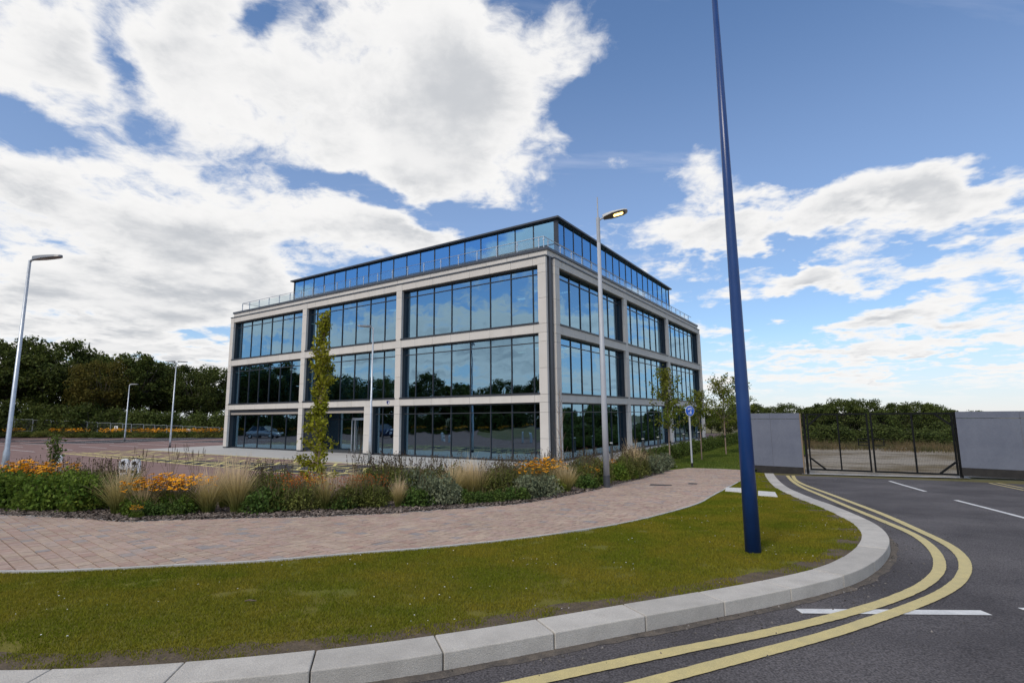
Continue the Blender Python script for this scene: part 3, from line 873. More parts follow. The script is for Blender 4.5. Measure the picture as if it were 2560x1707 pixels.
# entrance bay: short window beside the pier, recessed doors between pier and column
window('L', 11.76, 14.02, 0, 3.23, 2.70, [13.25], sill=False)
for (a0, a1) in ((14.68, 21.56), (22.07, 32.0)):
    mb = MB(); fbox(mb, 'L', a0 - .02, a1 + .02, .19, .40, 2.80, 3.226); mb.build('entrance_fascia', M_dark, bld)
    mb = MB(); fbox(mb, 'L', a0 + .12, a1 - .25, .13, .187, 2.81, 2.96); mb.build('trim_strip', M_bronze, bld)
DD = 1.9
mb = MB(); fbox(mb, 'L', 14.3, 21.8, .40, DD + .2, 2.98, 3.20); mb.build('entrance_soffit', M_dark, bld)
for a0, a1 in ((14.5, 14.68), (21.56, 21.75)):
    mb = MB(); fbox(mb, 'L', a0, a1, .31, DD + .1, 0, 3.0); mb.build('entrance_cheek', M_plinth, bld)
ew = window('L', 14.68, 21.56, 0, 2.98, 2.35, [15.1, 16.1, 17.1, 18.1, 19.6], d=DD, sill=False, name='entrance_screen')
# glazed revolving-door drum with steel head
dr = MB(); 
for k in range(12):
    t0 = pi + pi * k / 12; t1 = pi + pi * (k + 1) / 12
    dr.bar((-16.6 + .95 * cos(t0), DD - .05 + .95 * sin(t0), 2.38), (-16.6 + .95 * cos(t1), DD - .05 + .95 * sin(t1), 2.38), .05, .16)
    if k % 3 == 0: dr.bar((-16.6 + .95 * cos(t0), DD - .05 + .95 * sin(t0), 0), (-16.6 + .95 * cos(t0), DD - .05 + .95 * sin(t0), 2.3), .06)
door = dr.build('door', M_steel, bld)
for k in range(4):
    t0 = pi + pi * k / 4; t1 = pi + pi * (k + 1) / 4
    pm = MB(); pm.bar((-16.6 + .93 * cos(t0), DD - .05 + .93 * sin(t0), 1.15), (-16.6 + .93 * cos(t1), DD - .05 + .93 * sin(t1), 1.15), .012, 2.28); pm.build('pane', M_clear, door)
# shield emblem on the first band
M_navy = mat('emblem_navy', (.02, .03, .16), rough=.5); M_wh = mat('emblem_white', (.8, .8, .8), rough=.5)
sh = [(-.14, .13), (.14, .13), (.14, 0), (.10, -.08), (0, -.14), (-.10, -.08), (-.14, 0)]
em = MB(); em.add([(-12.36 + x, .008, 3.445 + z) for x, z in sh] + [(-12.36 + x, .0118, 3.445 + z) for x, z in sh], [tuple(range(7)), tuple(range(13, 6, -1))] + [(i, (i + 1) % 7, 7 + (i + 1) % 7, 7 + i) for i in range(7)])
emb = em.build('emblem', M_navy, bld)
sw = MB(); arc = [(.115 - .0 + .0 * t, 0) for t in range(1)]
pts = [(.12, .10), (.105, .0), (.06, -.07), (-.01, -.095)]; pi_ = [(.05, .10), (.045, .03), (.015, -.03), (-.045, -.06)]
vv = [(-12.36 + x, .005, 3.445 + z) for x, z in pts] + [(-12.36 + x, .005, 3.445 + z) for x, z in pi_]
sw.add(vv, [(i, 4 + i, 5 + i, i + 1) for i in range(3)]); sw.build('swoosh', M_wh, emb)

# inside: slabs, ceilings, core, and the rear walls with their windows
flo = MB()
for z in (-.02, 3.50, 7.36): flo.box(-W + .6, -.6, .56, WR - .6, z, z + .10)
flo.build('floor_slab', M_carpet, bld)
cl = MB()
for z in (3.05, 6.95, 10.8): cl.box(-W + .7, -.7, .66, WR - .7, z, z + .06)
cl.build('ceiling', M_ceil, bld)
for z in (6.95, 10.8):
    for (u, v) in ((4, 5), (4, 8), (2.6, 6.5), (5.6, 6.5), (16, 4), (27, 4), (24, 6)):
        mb = MB(); mb.box(-u - .6, -u + .6, v - .15, v + .15, z - .03, z - .002); mb.build('ceiling_light', M_tube, bld)
ic = MB(); ic.box(-21, -12, 11, 21, .09, 10.78); ic.build('lift_core', M_inner, bld)
ip = MB()
for u in (3.2, 6.2, 11.5, 16.5, 21.8, 27): ip.box(-u - .2, -u + .2, 3.0, 3.4, .09, 10.78)
for v in (7.0, 11.4, 16.4, 21.4, 27): ip.box(-3.4, -3.0, v - .2, v + .2, .09, 10.78)
ip.build('interior_columns', M_inner, bld)
rw = MB()
for z0, z1 in ((0, .5), (3.23, 3.9), (7.04, 7.8), (10.91, 11.72)):
    rw.box(-W, -.4, WR - .3, WR, z0, z1); rw.box(-W, -W + .3, .4, WR - .301, z0, z1)
for k in range(8):
    a = k * (W - .6) / 7 + .3
    rw.box(-a - .35, -a + .35, WR - .29, WR - .01, .5, 10.91)
    if k > 0: rw.box(-W + .01, -W + .29, a - .35, a + .35, .5, 10.91)
rear = rw.build('rear_wall', M_stone, bld)
for z0, z1 in ((.5, 3.23), (3.9, 7.04), (7.8, 10.91)):
    for k in range(7):
        a = k * (W - .6) / 7 + .3; b = (k + 1) * (W - .6) / 7 + .3
        mb = MB(); mb.box(-b + .35, -a - .35, WR - .16, WR - .14, z0, z1); mb.build('rear_pane', M_glass, bld)
        mb = MB(); mb.box(-W + .14, -W + .16, a + .35, b - .35, z0, z1); mb.build('rear_pane', M_glass, bld)
rs = MB(); rs.box(-W + .47, -.47, .47, WR - .47, 11.40, 11.60); rs.build('roof', M_plinth, bld)

# penthouse storey
PU, PV, PUE, PVE = 2.07, 4.9, 30.7, 29.3; PZ0, PZ1 = 11.60, 15.39
pf = MB(); pe = .035
pm_L = [PU + .30 + 1.49 * k for k in range(1, 20) if PU + .30 + 1.49 * k < PUE - .3]
pm_R = [PV + 1.05 + 1.40 * k for k in range(0, 19) if PV + 1.05 + 1.40 * k < PVE - .3]
ZTR = 13.75
pf.box(-PU - .19, -PU + .05, PV - .05, PV + .19, PZ0, PZ1)                     # corner post
pf.box(-PUE - .04, -PUE + .10, PV - .04, PV + .12, PZ0, PZ1); pf.box(-PU - .12, -PU + .04, PVE - .1, PVE + .04, PZ0, PZ1)
for mu in pm_L: pf.box(-mu - pe, -mu + pe, PV - .03, PV + .07, PZ0, PZ1)
for mu in pm_R: pf.box(-PU - .07, -PU + .03, mu - pe, mu + pe, PZ0, PZ1)
stL = [PU + .19] + pm_L + [PUE - .1]; stR = [PV + .19] + pm_R + [PVE - .1]
for p, q in zip(stL, stL[1:]): pf.box(-q + pe, -p - pe, PV - .02, PV + .06, ZTR - pe, ZTR + pe)
for p, q in zip(stR, stR[1:]): pf.box(-PU - .06, -PU + .02, p + pe, q - pe, ZTR - pe, ZTR + pe)
pent = pf.build('penthouse_frame', M_frame, bld)
for s, st, d in (('L', stL, PV + .01), ('R', stR, PU + .01)):
    for p, q in zip(st, st[1:]):
        pane(s, p, q, PZ0, ZTR, d, M_pglass, pent, 'penthouse_pane'); pane(s, p, q, ZTR, PZ1, d, M_pglass, pent, 'penthouse_pane')
pw = MB(); pw.box(-PUE + .1, -PU - .3, PVE - .2, PVE, PZ0, PZ1); pw.box(-PUE - .02, -PUE + .08, PV + .13, PVE, PZ0, PZ1); pw.box(-PUE + 3, -PU - 3, PV + 4, PVE - 1, PZ0, PZ1)
pw.build('penthouse_wall', M_plinth, bld)
pr = MB(); pr.box(-PUE - .28, -PU + .28, PV - .28, PVE + .28, PZ1 + .03, PZ1 + .15); pr.box(-PUE - .16, -PU + .16, PV - .16, PVE + .16, PZ1, PZ1 + .029)
pr.build('penthouse_roof', M_dark, bld)
# roof edge balustrade
bal = MB(); RZ = 12.72; RO = .62
bal.tube([(-W + RO, WR - RO, RZ), (-W + RO, RO, RZ), (-RO, RO, RZ), (-RO, WR - RO, RZ)], .026, 6)
balo = bal.build('balustrade_rail', M_steel, bld)
posts = [('L', RO + .33 + 1.49 * k) for k in range(21)] + [('R', RO + .5 + 1.49 * k) for k in range(21)] + [('C', 0), ('E', 0)]
for s, a in posts:
    x, y = {'L': (-a, RO), 'R': (-RO, a), 'C': (-RO, RO), 'E': (-W + RO, RO)}[s]
    mb = MB(); mb.box(x - .022, x + .022, y - .022, y + .022, 11.6, RZ - .01); mb.box(x - .07, x + .07, y - .03, y + .03, RZ - .20, RZ - .16)
    mb.build('balustrade_post', M_steel, balo)
for k in range(20):
    mb = MB(); a = RO + .33 + 1.49 * k; mb.box(-a - 1.42, -a - .07, RO - .006, RO + .006, 11.75, RZ - .12); mb.build('glass_panel', M_clear, balo)
    a = RO + .5 + 1.49 * k
    mb = MB(); mb.box(-RO - .006, -RO + .006, a + .07, a + 1.42, 11.75, RZ - .12); mb.build('glass_panel', M_clear, balo)

# ------------------------------------------------------------------ car park and apron
M_apron = mat('apron_paving', (.40, .385, .36), (.46, .445, .42), rough=.85, scale=2, fine=.06)
M_redpave = mat('red_block_paving', (.21, .142, .130), (.26, .182, .165), spec=.05, rough=1, scale=1.0, detail=7, fine=.15, bscale=30)
M_bay = mat('dark_bay_paving', (.062, .060, .065), (.085, .082, .086), spec=.05, rough=1, scale=1.2, fine=.15, bscale=30)
M_pyel = mat('faded_yellow_paint', (.70, .60, .22), (.58, .50, .20), rough=.7, scale=5)
P2 = lambda u, v: tuple(bw(u, v))[:2]
BED_BACK = [(-24, 21.5), (-16, 18.2), (-9, 16.2), (-5, 16.0), (-1.5, 17.6), (1.2, 21.0), (3.4, 25.2)]
car_park = sheet('car_park', BED_BACK + [P2(-2, 30), P2(-2, 45), P2(60, 45), P2(100, 20), P2(112, -60), (-60, 10), (-35, 20)], -.02, M_redpave)
apron = sheet('apron', [P2(-2.6, -1.5), P2(-2.6, 34), P2(.3, 34), P2(.3, .3), P2(32, .3), P2(33, 40), P2(37, 40), P2(37, -4.4), P2(2, -5.2)], -.010, M_apron)
mk = thing('parking_marking', None, None); mk['kind'] = 'structure'
def sheet_uv(name, u0, u1, v0, v1, off, m, parent=None):
    return sheet(name, [P2(u0, v0), P2(u1, v0), P2(u1, v1), P2(u0, v1)], off, m, parent=parent)
for (u0, u1, v0, v1) in ((42, 48.5, -10, 30), (53, 64, -8, 34), (68.5, 74, -6, 36), (5, 37, -9.6, -4.6)):
    sheet_uv('bay_surface', u0, u1, v0, v1, -.014, M_bay, mk)
def line_uv(p, q, w, m, name, off=-.006):
    a = P2(*p); b = P2(*q); n = 6
    return ribbon(name, [(a[0] + (b[0] - a[0]) * i / n, a[1] + (b[1] - a[1]) * i / n) for i in range(n + 1)], w, off, m, mk)
for (u0, u1, v0, v1) in ((42, 48.5, -10, 30), (53, 64, -8, 34), (68.5, 74, -6, 36)):
    v = v0
    while v <= v1: line_uv((u0, v), (u1, v), .11, M_white, 'bay_line'); v += 2.45
    if u0 == 53: line_uv((58.5, v0), (58.5, v1), .11, M_white, 'bay_line')
line_uv((5, -9.6), (37, -9.6), .17, M_pyel, 'yellow_bay_line'); line_uv((5, -8.5), (37, -8.5), .17, M_pyel, 'yellow_bay_line')
line_uv((5, -4.7), (37, -4.7), .17, M_pyel, 'yellow_bay_line')
u = 6.0
while u < 36:
    line_uv((u, -9.6), (u, -4.7), .17, M_pyel, 'yellow_bay_line'); line_uv((u + 1.2, -8.5), (u + 1.2, -4.7), .17, M_pyel, 'yellow_bay_line')
    for k in range(3): line_uv((u, -8.5 + k * 1.1), (u + 1.2, -7.4 + k * 1.1), .15, M_pyel, 'yellow_bay_line', -.0045)
    for k in range(3): line_uv((u + k * 1.2, -9.6), (u + k * 1.2 + 1.0, -8.5), .15, M_pyel, 'yellow_bay_line', -.0045)
    # wheelchair mark: wheel and back
    cx0, cv0 = u + 2.4, -6.9
    c = [P2(cx0 + .42 * cos(t * pi / 6), cv0 + .42 * sin(t * pi / 6)) for t in range(-1, 9)]
    ribbon('bay_symbol', c, .15, -.0045, M_pyel, mk)
    line_uv((cx0 - .1, cv0 + .35), (cx0 - .1, cv0 + 1.0), .15, M_pyel, 'bay_symbol', -.003); line_uv((cx0 - .1, cv0 + .35), (cx0 + .5, cv0 + .2), .15, M_pyel, 'bay_symbol', -.003)
    u += 3.6
ki = MB()
for k in range(8):
    pass

# ------------------------------------------------------------------ lamp columns
M_head = mat('luminaire_grey', (.20, .21, .22), (.24, .25, .26), rough=.4, spec=.45)
M_headlt = mat('luminaire_pale', (.50, .50, .49), rough=.4, spec=.45)
M_black = mat('black_rubber', (.02, .02, .022), rough=.7)
M_lit = bpy.data.materials.new('lit_led'); M_lit.use_nodes = True
_b = M_lit.node_tree.nodes['Principled BSDF']; _b.inputs['Base Color'].default_value = (1, .9, .7, 1)
_b.inputs['Emission Color'].default_value = (1, .60, .18, 1); _b.inputs['Emission Strength'].default_value = 4.5
def lum_head(mb, L_, w, h, tilt):
    """flat shoe-shaped luminaire pointing along +X from the origin"""
    prof = [(0, .30), (.12, .62), (.35, .95), (.6, 1.0), (.85, .9), (.96, .62), (1, .3)]
    vs = []; n = len(prof)
    for t, k in prof:
        x = t * L_; z = x * math.tan(tilt)
        hw = w / 2 * k; hh = h * (1 - .55 * t)
        vs += [(x, -hw, z), (x, hw, z), (x, hw * .75, z + hh), (x, -hw * .75, z + hh)]
    fs = [(0, 1, 2, 3)[::-1], (4 * n - 4, 4 * n - 3, 4 * n - 2, 4 * n - 1)]
    for i in range(n - 1):
        a = 4 * i; fs += [(a, a + 4, a + 5, a + 1), (a + 1, a + 5, a + 6, a + 2), (a + 2, a + 6, a + 7, a + 3), (a + 3, a + 7, a + 4, a)]
    mb.add(vs, [f[::-1] for f in fs])
def lamp(label, x, y, H, rz, heads=(0,), L_=.78, r0=.085, r1=.055, swage=1.25, group=None, z=None):
    t = thing('street_lamp', label, 'street lamp', (x, y, G(y) if z is None else z), rz, group)
    mb = MB(); mb.tube([(0, 0, .12), (0, 0, swage), (0, 0, swage + .10), (0, 0, H)], [r0, r0, r1 + .008, r1 * .72], 14)
    mb.build('column', M_steel, t, smooth=False)
    for p in t.children:
        for f in p.data.polygons: f.use_smooth = len(f.vertices) == 4
    mb = MB(); mb.tube([(0, 0, -.05), (0, 0, .125)], r0 + .004, 14); mb.build('base_sleeve', M_black, t)
    mb = MB(); mb.box(-.045, .045, -r0 - .004, -r0 + .02, .45, .95); mb.build('access_door', M_steel, t)
    for a in heads:
        mb = MB(); mb.tube([(0, 0, H - .06), (.05, 0, H), (.16, 0, H + .02)], .034, 8); arm = mb.build('bracket', M_steel, t); arm.rotation_euler = (0, 0, a)
        mb = MB(); lum_head(mb, L_, .27, .13, radians(3)); h = mb.build('lamp_head', M_head, t); h.location = (.10 * cos(a), .10 * sin(a), H); h.rotation_euler = (0, 0, a)
        mb = MB(); mb.box(.30, .62, -.07, .07, .012, .022); g = mb.build('lens', M_headlt, h)
    return t
lamp('tall galvanised lamp column with single arm at the planting bed end', -15.35, 16.2, 7.25, radians(-8), L_=1.05)
lamp('galvanised lamp column standing before the entrance bay of the office', -7.97, 29.77, 7.6, radians(203))
lamp('galvanised lamp column with two opposed heads beside the yellow bays', -30.6, 47.6, 7.6, radians(20), (0, pi))
lamp('distant galvanised lamp column in the far flower bed', -44.9, 61.6, 6.5, radians(15))

# grey painted lamp by the path, lit
gx, gy = gpt(1394, 1119)
t = thing('lit_street_lamp', 'grey painted lamp post with lit head and thin aerial beside the path', 'street lamp', (gx, gy, G(gy)), 0)
HG = 8.75
mb = MB(); mb.tube([(0, 0, .36), (0, 0, 2.2), (0, 0, HG - .85)], [.098, .092, .058], 20); o = mb.build('column', M_greypaint, t)
for f in o.data.polygons: f.use_smooth = len(f.vertices) == 4
mb = MB(); mb.tube([(0, 0, -.05), (0, 0, .37)], .106, 20); o = mb.build('base_sleeve', M_dark, t)
mb = MB(); mb.tube([(0, 0, HG - .86), (0, 0, HG)], .062, 14); mb.build('spigot', M_greypaint, t)
mb = MB(); mb.tube([(0, 0, HG), (0, 0, HG + .72)], [.024, .018], 8); mb.build('aerial', M_greypaint, t)
mb = MB(); mb.tube([(.03, 0, HG - .10), (.12, 0, HG - .03), (.20, 0, HG)], .03, 8); mb.build('bracket', M_greypaint, t)
mb = MB(); lum_head(mb, .84, .36, .12, radians(7)); hd = mb.build('lamp_head', M_headlt, t); hd.location = (.17, 0, HG - .02); hd.rotation_euler = (radians(-16), radians(-8), radians(-6))
mb = MB(); mb.add([(.03, -.10, .0), (.3, -.155, .032), (.62, -.14, .07), (.76, -.06, .088), (.76, .06, .088), (.62, .14, .07), (.3, .155, .032), (.03, .10, .0)], [(0, 1, 2, 3, 4, 5, 6, 7)])
for q in range(8): mb.v[q] = (mb.v[q][0], mb.v[q][1], mb.v[q][0] * math.tan(radians(7)) - .006)
u_ = mb.build('underside', mat('luminaire_under', (.16, .14, .11), rough=.5), hd)
mb = MB(); mb.add([(.38, -.07, 0), (.66, -.07, 0), (.69, 0, 0), (.66, .07, 0), (.38, .07, 0), (.35, 0, 0)], [(0, 5, 4, 3, 2, 1)])
mb.v = [(x, y, x * math.tan(radians(7)) - .014) for x, y, z in mb.v]
mb.build('lit_lens', M_lit, hd)

# tall blue pole in the lawn
M_blue = mat('blue_paint', (.008, .040, .155), (.011, .048, .180), rough=.32, scale=3, spec=.5, bump=.03, bscale=20)
bx_, by_ = gpt(1730, 1266)
t = thing('blue_pole', 'very tall dark blue painted steel pole standing in the lawn', 'pole', (bx_, by_, G(by_) - .012), 0)
mb = MB(); mb.tube([(0, 0, -.1), (0, 0, 2.0), (0, 0, 5.0), (0, 0, 9.6)], [.102, .087, .0645, .032], 28); o = mb.build('shaft', M_blue, t)
for f in o.data.polygons: f.use_smooth = len(f.vertices) == 4
mb = MB(); mb.tube([(0, 0, 9.6), (0, 0, 9.66)], [.038, .02], 16); mb.build('cap', M_blue, t)
mb = MB(); mb.box(-.045, .045, -.104, -.06, .55, 1.05); o = mb.build('access_door', M_blue, t); o.rotation_euler = (0, 0, radians(140))

# shared path sign
sx_, sy_ = gpt(1590, 1073)
M_sblue = mat('sign_blue', (.012, .10, .50), rough=.35, spec=.5); M_swhite = mat('sign_white', (.85, .85, .85), rough=.4)
t = thing('path_sign', 'round blue cycle and pedestrian sign on a grey post', 'sign', (sx_, sy_, G(sy_)), radians(17))
mb = MB(); mb.tube([(0, 0, .20), (0, 0, 2.95)], .043, 12); mb.build('post', M_greypaint, t)
mb = MB(); mb.tube([(0, 0, -.05), (0, 0, .21)], .047, 12); mb.build('base_sleeve', M_black, t)
SZ = 2.68
def disc(mb, r, y0, y1, n=28, z=SZ, x=0, r_in=0):
    mb.tube([(x, y0, z), (x, y1, z)], r, n)
mb = MB(); disc(mb, .25, -.050, -.062); plate = mb.build('plate', M_swhite, t)
mb = MB(); disc(mb, .238, -.0622, -.064); mb.build('blue_face', M_sblue, plate)
pic = MB()
def ring(cx, cz, r, w, n=14):
    vs = []
    for k in range(n):
        a = 2 * pi * k / n
        vs += [(cx + r * cos(a), -.0655, cz + r * sin(a)), (cx + (r - w) * cos(a), -.0655, cz + (r - w) * sin(a))]
    pic.add(vs, [(2 * k, 2 * ((k + 1) % n), 2 * ((k + 1) % n) + 1, 2 * k + 1)[::-1] for k in range(n)])
def seg(x0, z0, x1, z1, w=.014): pic.bar((x0, -.0655, z0), (x1, -.0655, z1), .002, w, up=(z0 - z1, 0, x1 - x0))
Z0 = SZ + .085
ring(-.085, Z0, .048, .013); ring(.085, Z0, .048, .013)
for a in ((-.085, Z0, -.035, Z0 + .055), (-.035, Z0 + .055, .055, Z0 + .055), (.055, Z0 + .055, 0, Z0 - .005), (0, Z0 - .005, -.085, Z0), (-.035, Z0 + .055, 0, Z0 - .005), (.085, Z0, .05, Z0 + .08), (.05, Z0 + .08, .085, Z0 + .085), (-.03, Z0 + .075, -.05, Z0 + .075)): seg(*a)
def person_pic(cx, foot, h):
    ring(cx, foot + h * .90, h * .085, h * .084, 10)
    pic.add([(cx + a * h, -.0655, foot + b * h) for a, b in ((-.13, .78), (.13, .78), (.16, .40), (.10, .40), (.11, 0), (.02, 0), (0, .32), (-.02, 0), (-.11, 0), (-.10, .40), (-.16, .40))], [tuple(range(10, -1, -1))])
person_pic(.045, SZ - .17, .19); person_pic(-.055, SZ - .17, .12)
pic.build('pictograms', M_swhite, plate)

# ------------------------------------------------------------------ hoarding and gate
M_hoard = mat('grey_hoarding_board', (.135, .148, .190), (.160, .174, .216), rough=.7, scale=1.3, detail=7, fine=.05, bscale=20, spec=.25)
M_hdark = mat('dark_skirting', (.028, .026, .026), (.04, .037, .035), rough=.85, scale=4)
HT = 1.72
def hoarding(label, p0, p1, nb):
    d = Vector((p1[0] - p0[0], p1[1] - p0[1])); l = d.length; rz = atan2(d.y, d.x)
    z0 = (G(p0[1]) + G(p1[1])) / 2 - .14
    t = thing('hoarding', label, 'hoarding', (p0[0], p0[1], z0), rz); h = HT - z0
    w = l / nb
    for k in range(nb):
        mb = MB(); mb.box(k * w + .003, (k + 1) * w - .003, -.02, .0, .30, h - .26); mb.build('board', M_hoard, t)
    for k in range(nb):
        mb = MB(); mb.box(k * w + .003, (k + 1) * w - .003, -.03, .0, h - .245, h); mb.build('top_board', M_hoard, t)
    mb = MB(); mb.box(0, l, -.035, .0, .0, .298); mb.build('skirting', M_hdark, t)
    mb = MB()
    for k in range(nb * 2 + 1): mb.box(k * w / 2 - .04 if k else .0, k * w / 2 + .04, .002, .09, 0, h - .02)
    mb.box(0, l, .0905, .13, .8, .9); mb.box(0, l, .0905, .13, 1.9, 2.0); mb.build('studs', mat('timber', (.25, .18, .11), (.30, .22, .14), scale=6), t)
    return t
gl_ = gpt(1860, 1088, ROAD_OFF); gr_ = gpt(2206, 1097, ROAD_OFF)
hl0 = (gl_[0] - 2.05, gl_[1] + 1.62)
hoarding('grey site hoarding board standing between the blue pole and the mesh gate', hl0, (gl_[0] - .18, gl_[1] + .12), 2)
rd = Vector((gr_[0] - gl_[0], gr_[1] - gl_[1])).normalized()
h0 = (gr_[0] - .05 + .02, gr_[1] - .16)
hoarding('long grey site hoarding running right from the mesh gate', h0, (h0[0] + 5.2, h0[1] - 5.0), 4)

M_gate = mat('gate_black_steel', (.008, .009, .010), (.012, .013, .014), rough=.75, spec=.12)
gd = Vector((gr_[0] - gl_[0], gr_[1] - gl_[1])); gl_len = gd.length; grz = atan2(gd.y, gd.x)
gz = G((gl_[1] + gr_[1]) / 2) + ROAD_OFF
gate_h = HT - gz - .03
def zgate(a):     # the sill follows the fall of the road
    return 0.10
def leaf(label, a0, a1, hinge_left):
    d = gd.normalized(); ox = Vector((gl_[0], gl_[1])) + d * a0
    t = thing('mesh_gate', label, 'gate', (ox.x, ox.y, gz), grz); w = a1 - a0; zb, zt = .13, gate_h
    mb = MB()
    for x in (.032, w - .032): mb.box(x - .032, x + .032, -.035, .035, zb, zt)
    mb.box(.064, w - .064, -.035, .035, zb, zb + .065); mb.box(.064, w - .064, -.035, .035, zt - .065, zt)
    mb.build('frame', M_gate, t)
    mb = MB(); x = w * .52; mb.box(x - .03, x + .03, -.03, .03, zb + .065, zt - .065); mb.build('upright', M_gate, t)
    br = MB(); s = .06 if hinge_left else w - .06; q = 1 if hinge_left else -1
    br.bar((s, 0, zb + .50), (s + q * .52, 0, zb + .05), .07); br.bar((s, 0, zt - .50), (s + q * .50, 0, zt - .05), .07); br.build('braces', M_gate, t)
    mb = MB(); sgn = -1 if hinge_left else 1; x0 = w - .06 if hinge_left else .06
    for dz in (1.22, 1.48): mb.bar((x0, -.035, dz), (x0 + sgn * .34, -.035, dz), .035)
    mb.bar((x0 + sgn * .34, -.035, 1.205), (x0 + sgn * .34, -.035, 1.495), .035)
    if hinge_left: mb.bar((x0, -.04, 1.35), (x0 - .3, -.04, 1.35), .03)
    mb.build('lock_box', M_gate, t)
    mb = MB(); x = .10
    while x < w - .08: mb.box(x - .0015, x + .0015, -.004, .0005, zb + .06, zt - .06); x += .052
    z = zb + .16
    while z < zt - .1: mb.box(.06, w - .06, .0006, .005, z - .0025, z + .0025); z += .2
    o = mb.build('wire_mesh', M_gate, t)
    return t
mid = gl_len * .455
leaf('black mesh gate leaf hinged beside the short hoarding', 0.04, mid - .03, True)
leaf('black mesh gate leaf hinged beside the long hoarding', mid + .05, gl_len - .02, False)
for (p, lab) in ((0.0 - .06, 'black steel gate post against the short hoarding'), (gl_len + .05, 'black steel gate post against the long hoarding')):
    d = gd.normalized(); q = Vector((gl_[0], gl_[1])) + d * p
    t = thing('gate_post', lab, 'gate post', (q.x, q.y, gz - .05), grz)
    mb = MB(); mb.box(-.05, .05, -.05, .05, -.1, gate_h + .05); mb.build('shaft', M_gate, t)
    mb = MB(); mb.box(-.06, .06, -.06, .06, gate_h + .0501, gate_h + .065); mb.build('cap', M_gate, t)
    for z in (.5, 2.0):
        mb = MB(); mb.tube([(0, -.07, z), (0, -.07, z + .12)], .03, 8); mb.build('hinge', M_gate, t)
# concrete sill across the gateway
d = gd.normalized(); n_ = Vector((-d.y, d.x))
A = Vector((gl_[0], gl_[1])) - d * .3 + n_ * .05; B = Vector((gr_[0], gr_[1])) + d * .3 + n_ * .05
sheet('gateway_sill', [tuple(A - n_ * .22), tuple(B - n_ * .22), tuple(B + n_ * .5), tuple(A + n_ * .5)], ROAD_OFF + .006, M_apron)
# waste ground beyond
M_waste = mat('waste_ground', (.26, .23, .185), (.13, .10, .055), rough=1, scale=.22, detail=9, fine=.25, bscale=8, bump=.4, ramp=(.44, .60))
sheet('waste_ground', [tuple(A + n_ * .5), tuple(B + n_ * .5), (23, 15.5), (60, 8), (140, 60), (110, 120), (40, 75), (17, 34)], -.13, M_waste)

# ------------------------------------------------------------------ bollard lights along the office, charging posts
M_bol = mat('bollard_dark', (.06, .065, .07), rough=.45); M_boltop = mat('bollard_top', (.55, .56, .56), rough=.4)
BOLL = None
for k, (u, v) in enumerate(((-2.0, 3.2), (-2.0, 8.3), (-2.0, 11.3), (-2.0, 17.5), (-2.0, 22))):
    p = bw(u, v)
    if BOLL is None:
        BOLL = thing('bollard_light', 'short dark bollard light with pale cap beside the office side wall', 'bollard light', p, 0, 'bollard lights along the office side')
        mb = MB(); mb.tube([(0, 0, -.05), (0, 0, .82)], .075, 12); mb.build('shaft', M_bol, BOLL)
        mb = MB(); mb.tube([(0, 0, .82), (0, 0, .95)], .06, 12); mb.build('lens', M_clear, BOLL)
        mb = MB(); mb.tube([(0, 0, .95), (0, 0, 1.0)], .085, 12); mb.build('cap', M_boltop, BOLL)
    else: copy_tree(BOLL, p, 0)
M_chw = mat('charger_white', (.72, .73, .74), rough=.35); M_chb = mat('charger_black', (.015, .015, .018), rough=.4)
def charger(label, x, y, rz, h=.86):
    t = thing('charging_post', label, 'charging post', (x, y, G(y) - .02), rz, None)
    prof = [(-.17, 0), (.17, 0), (.18, h * .72), (.165, h * .88), (.11, h * .97), (0, h), (-.11, h * .97), (-.165, h * .88), (-.18, h * .72)]
    mb = MB(); n = len(prof)
    mb.add([(px, -.10, pz) for px, pz in prof] + [(px, .10, pz) for px, pz in prof], [tuple(range(n)), tuple(range(2 * n - 1, n - 1, -1))] + [(i, n + i, n + (i + 1) % n, (i + 1) % n) for i in range(n)])
    mb.build('casing', M_chw, t, bevel=.02)
    s = MB(); z = h * .76
    s.add([(a, -.104, z + b) for a, b in ((-.09, .09), (-.02, .13), (.05, .12), (.0, .05), (.09, .06), (-.06, -.13), (-.01, -.01), (-.10, -.01))], [(0, 7, 6, 5, 4, 3, 2, 1)])
    s.build('swirl_mark', M_chb, t)
    mb = MB(); mb.box(-.10, .10, -.106, -.101, h * .36, h * .50); mb.build('socket_panel', M_chb, t)
    return t
p = ray(285, 1053); charger('white charging post with black mark, rear one of the pair', -16.1, 22.2, radians(24))
charger('white charging post with black mark, front one of the pair', -15.35, 21.8, radians(24))
r = ray(139, 1000); charger('white charging post by itself half hidden by the leafy whip', r.x * 27 / r.y, 27, radians(30), .8)
charger('white charging post by the foot of the tall single lamp column', -26.5, 26.7, radians(35))

# ------------------------------------------------------------------ vegetation
def leafmat(name, a, b, island=.4, transl=.35, scale=.6, objrand=.12, rough=.7):
    return mat(name, a, b, rough=rough, scale=scale, detail=4, island=island, objrand=objrand, transl=transl, spec=.18)
LM_oak = leafmat('oak_leaf', (.052, .076, .016), (.105, .125, .028), .6)
LM_yel = leafmat('turning_leaf', (.15, .12, .022), (.09, .092, .02), .5)
LM_scrub = leafmat('scrub_leaf', (.068, .098, .022), (.115, .140, .036), .55)
LM_young = leafmat('young_tree_leaf', (.13, .17, .022), (.19, .19, .03), .4)
LM_horn = leafmat('hornbeam_leaf', (.23, .25, .018), (.32, .30, .030), .45)
LM_hedge = leafmat('hedge_leaf', (.065, .11, .020), (.12, .15, .032), .5)
LM_lush = leafmat('lush_leaf', (.075, .145, .018), (.18, .22, .032), .5)
LM_dark = leafmat('dark_leaf', (.058, .110, .022), (.11, .155, .032), .5)
LM_grey = leafmat('grey_leaf', (.15, .18, .10), (.24, .26, .16), .45)
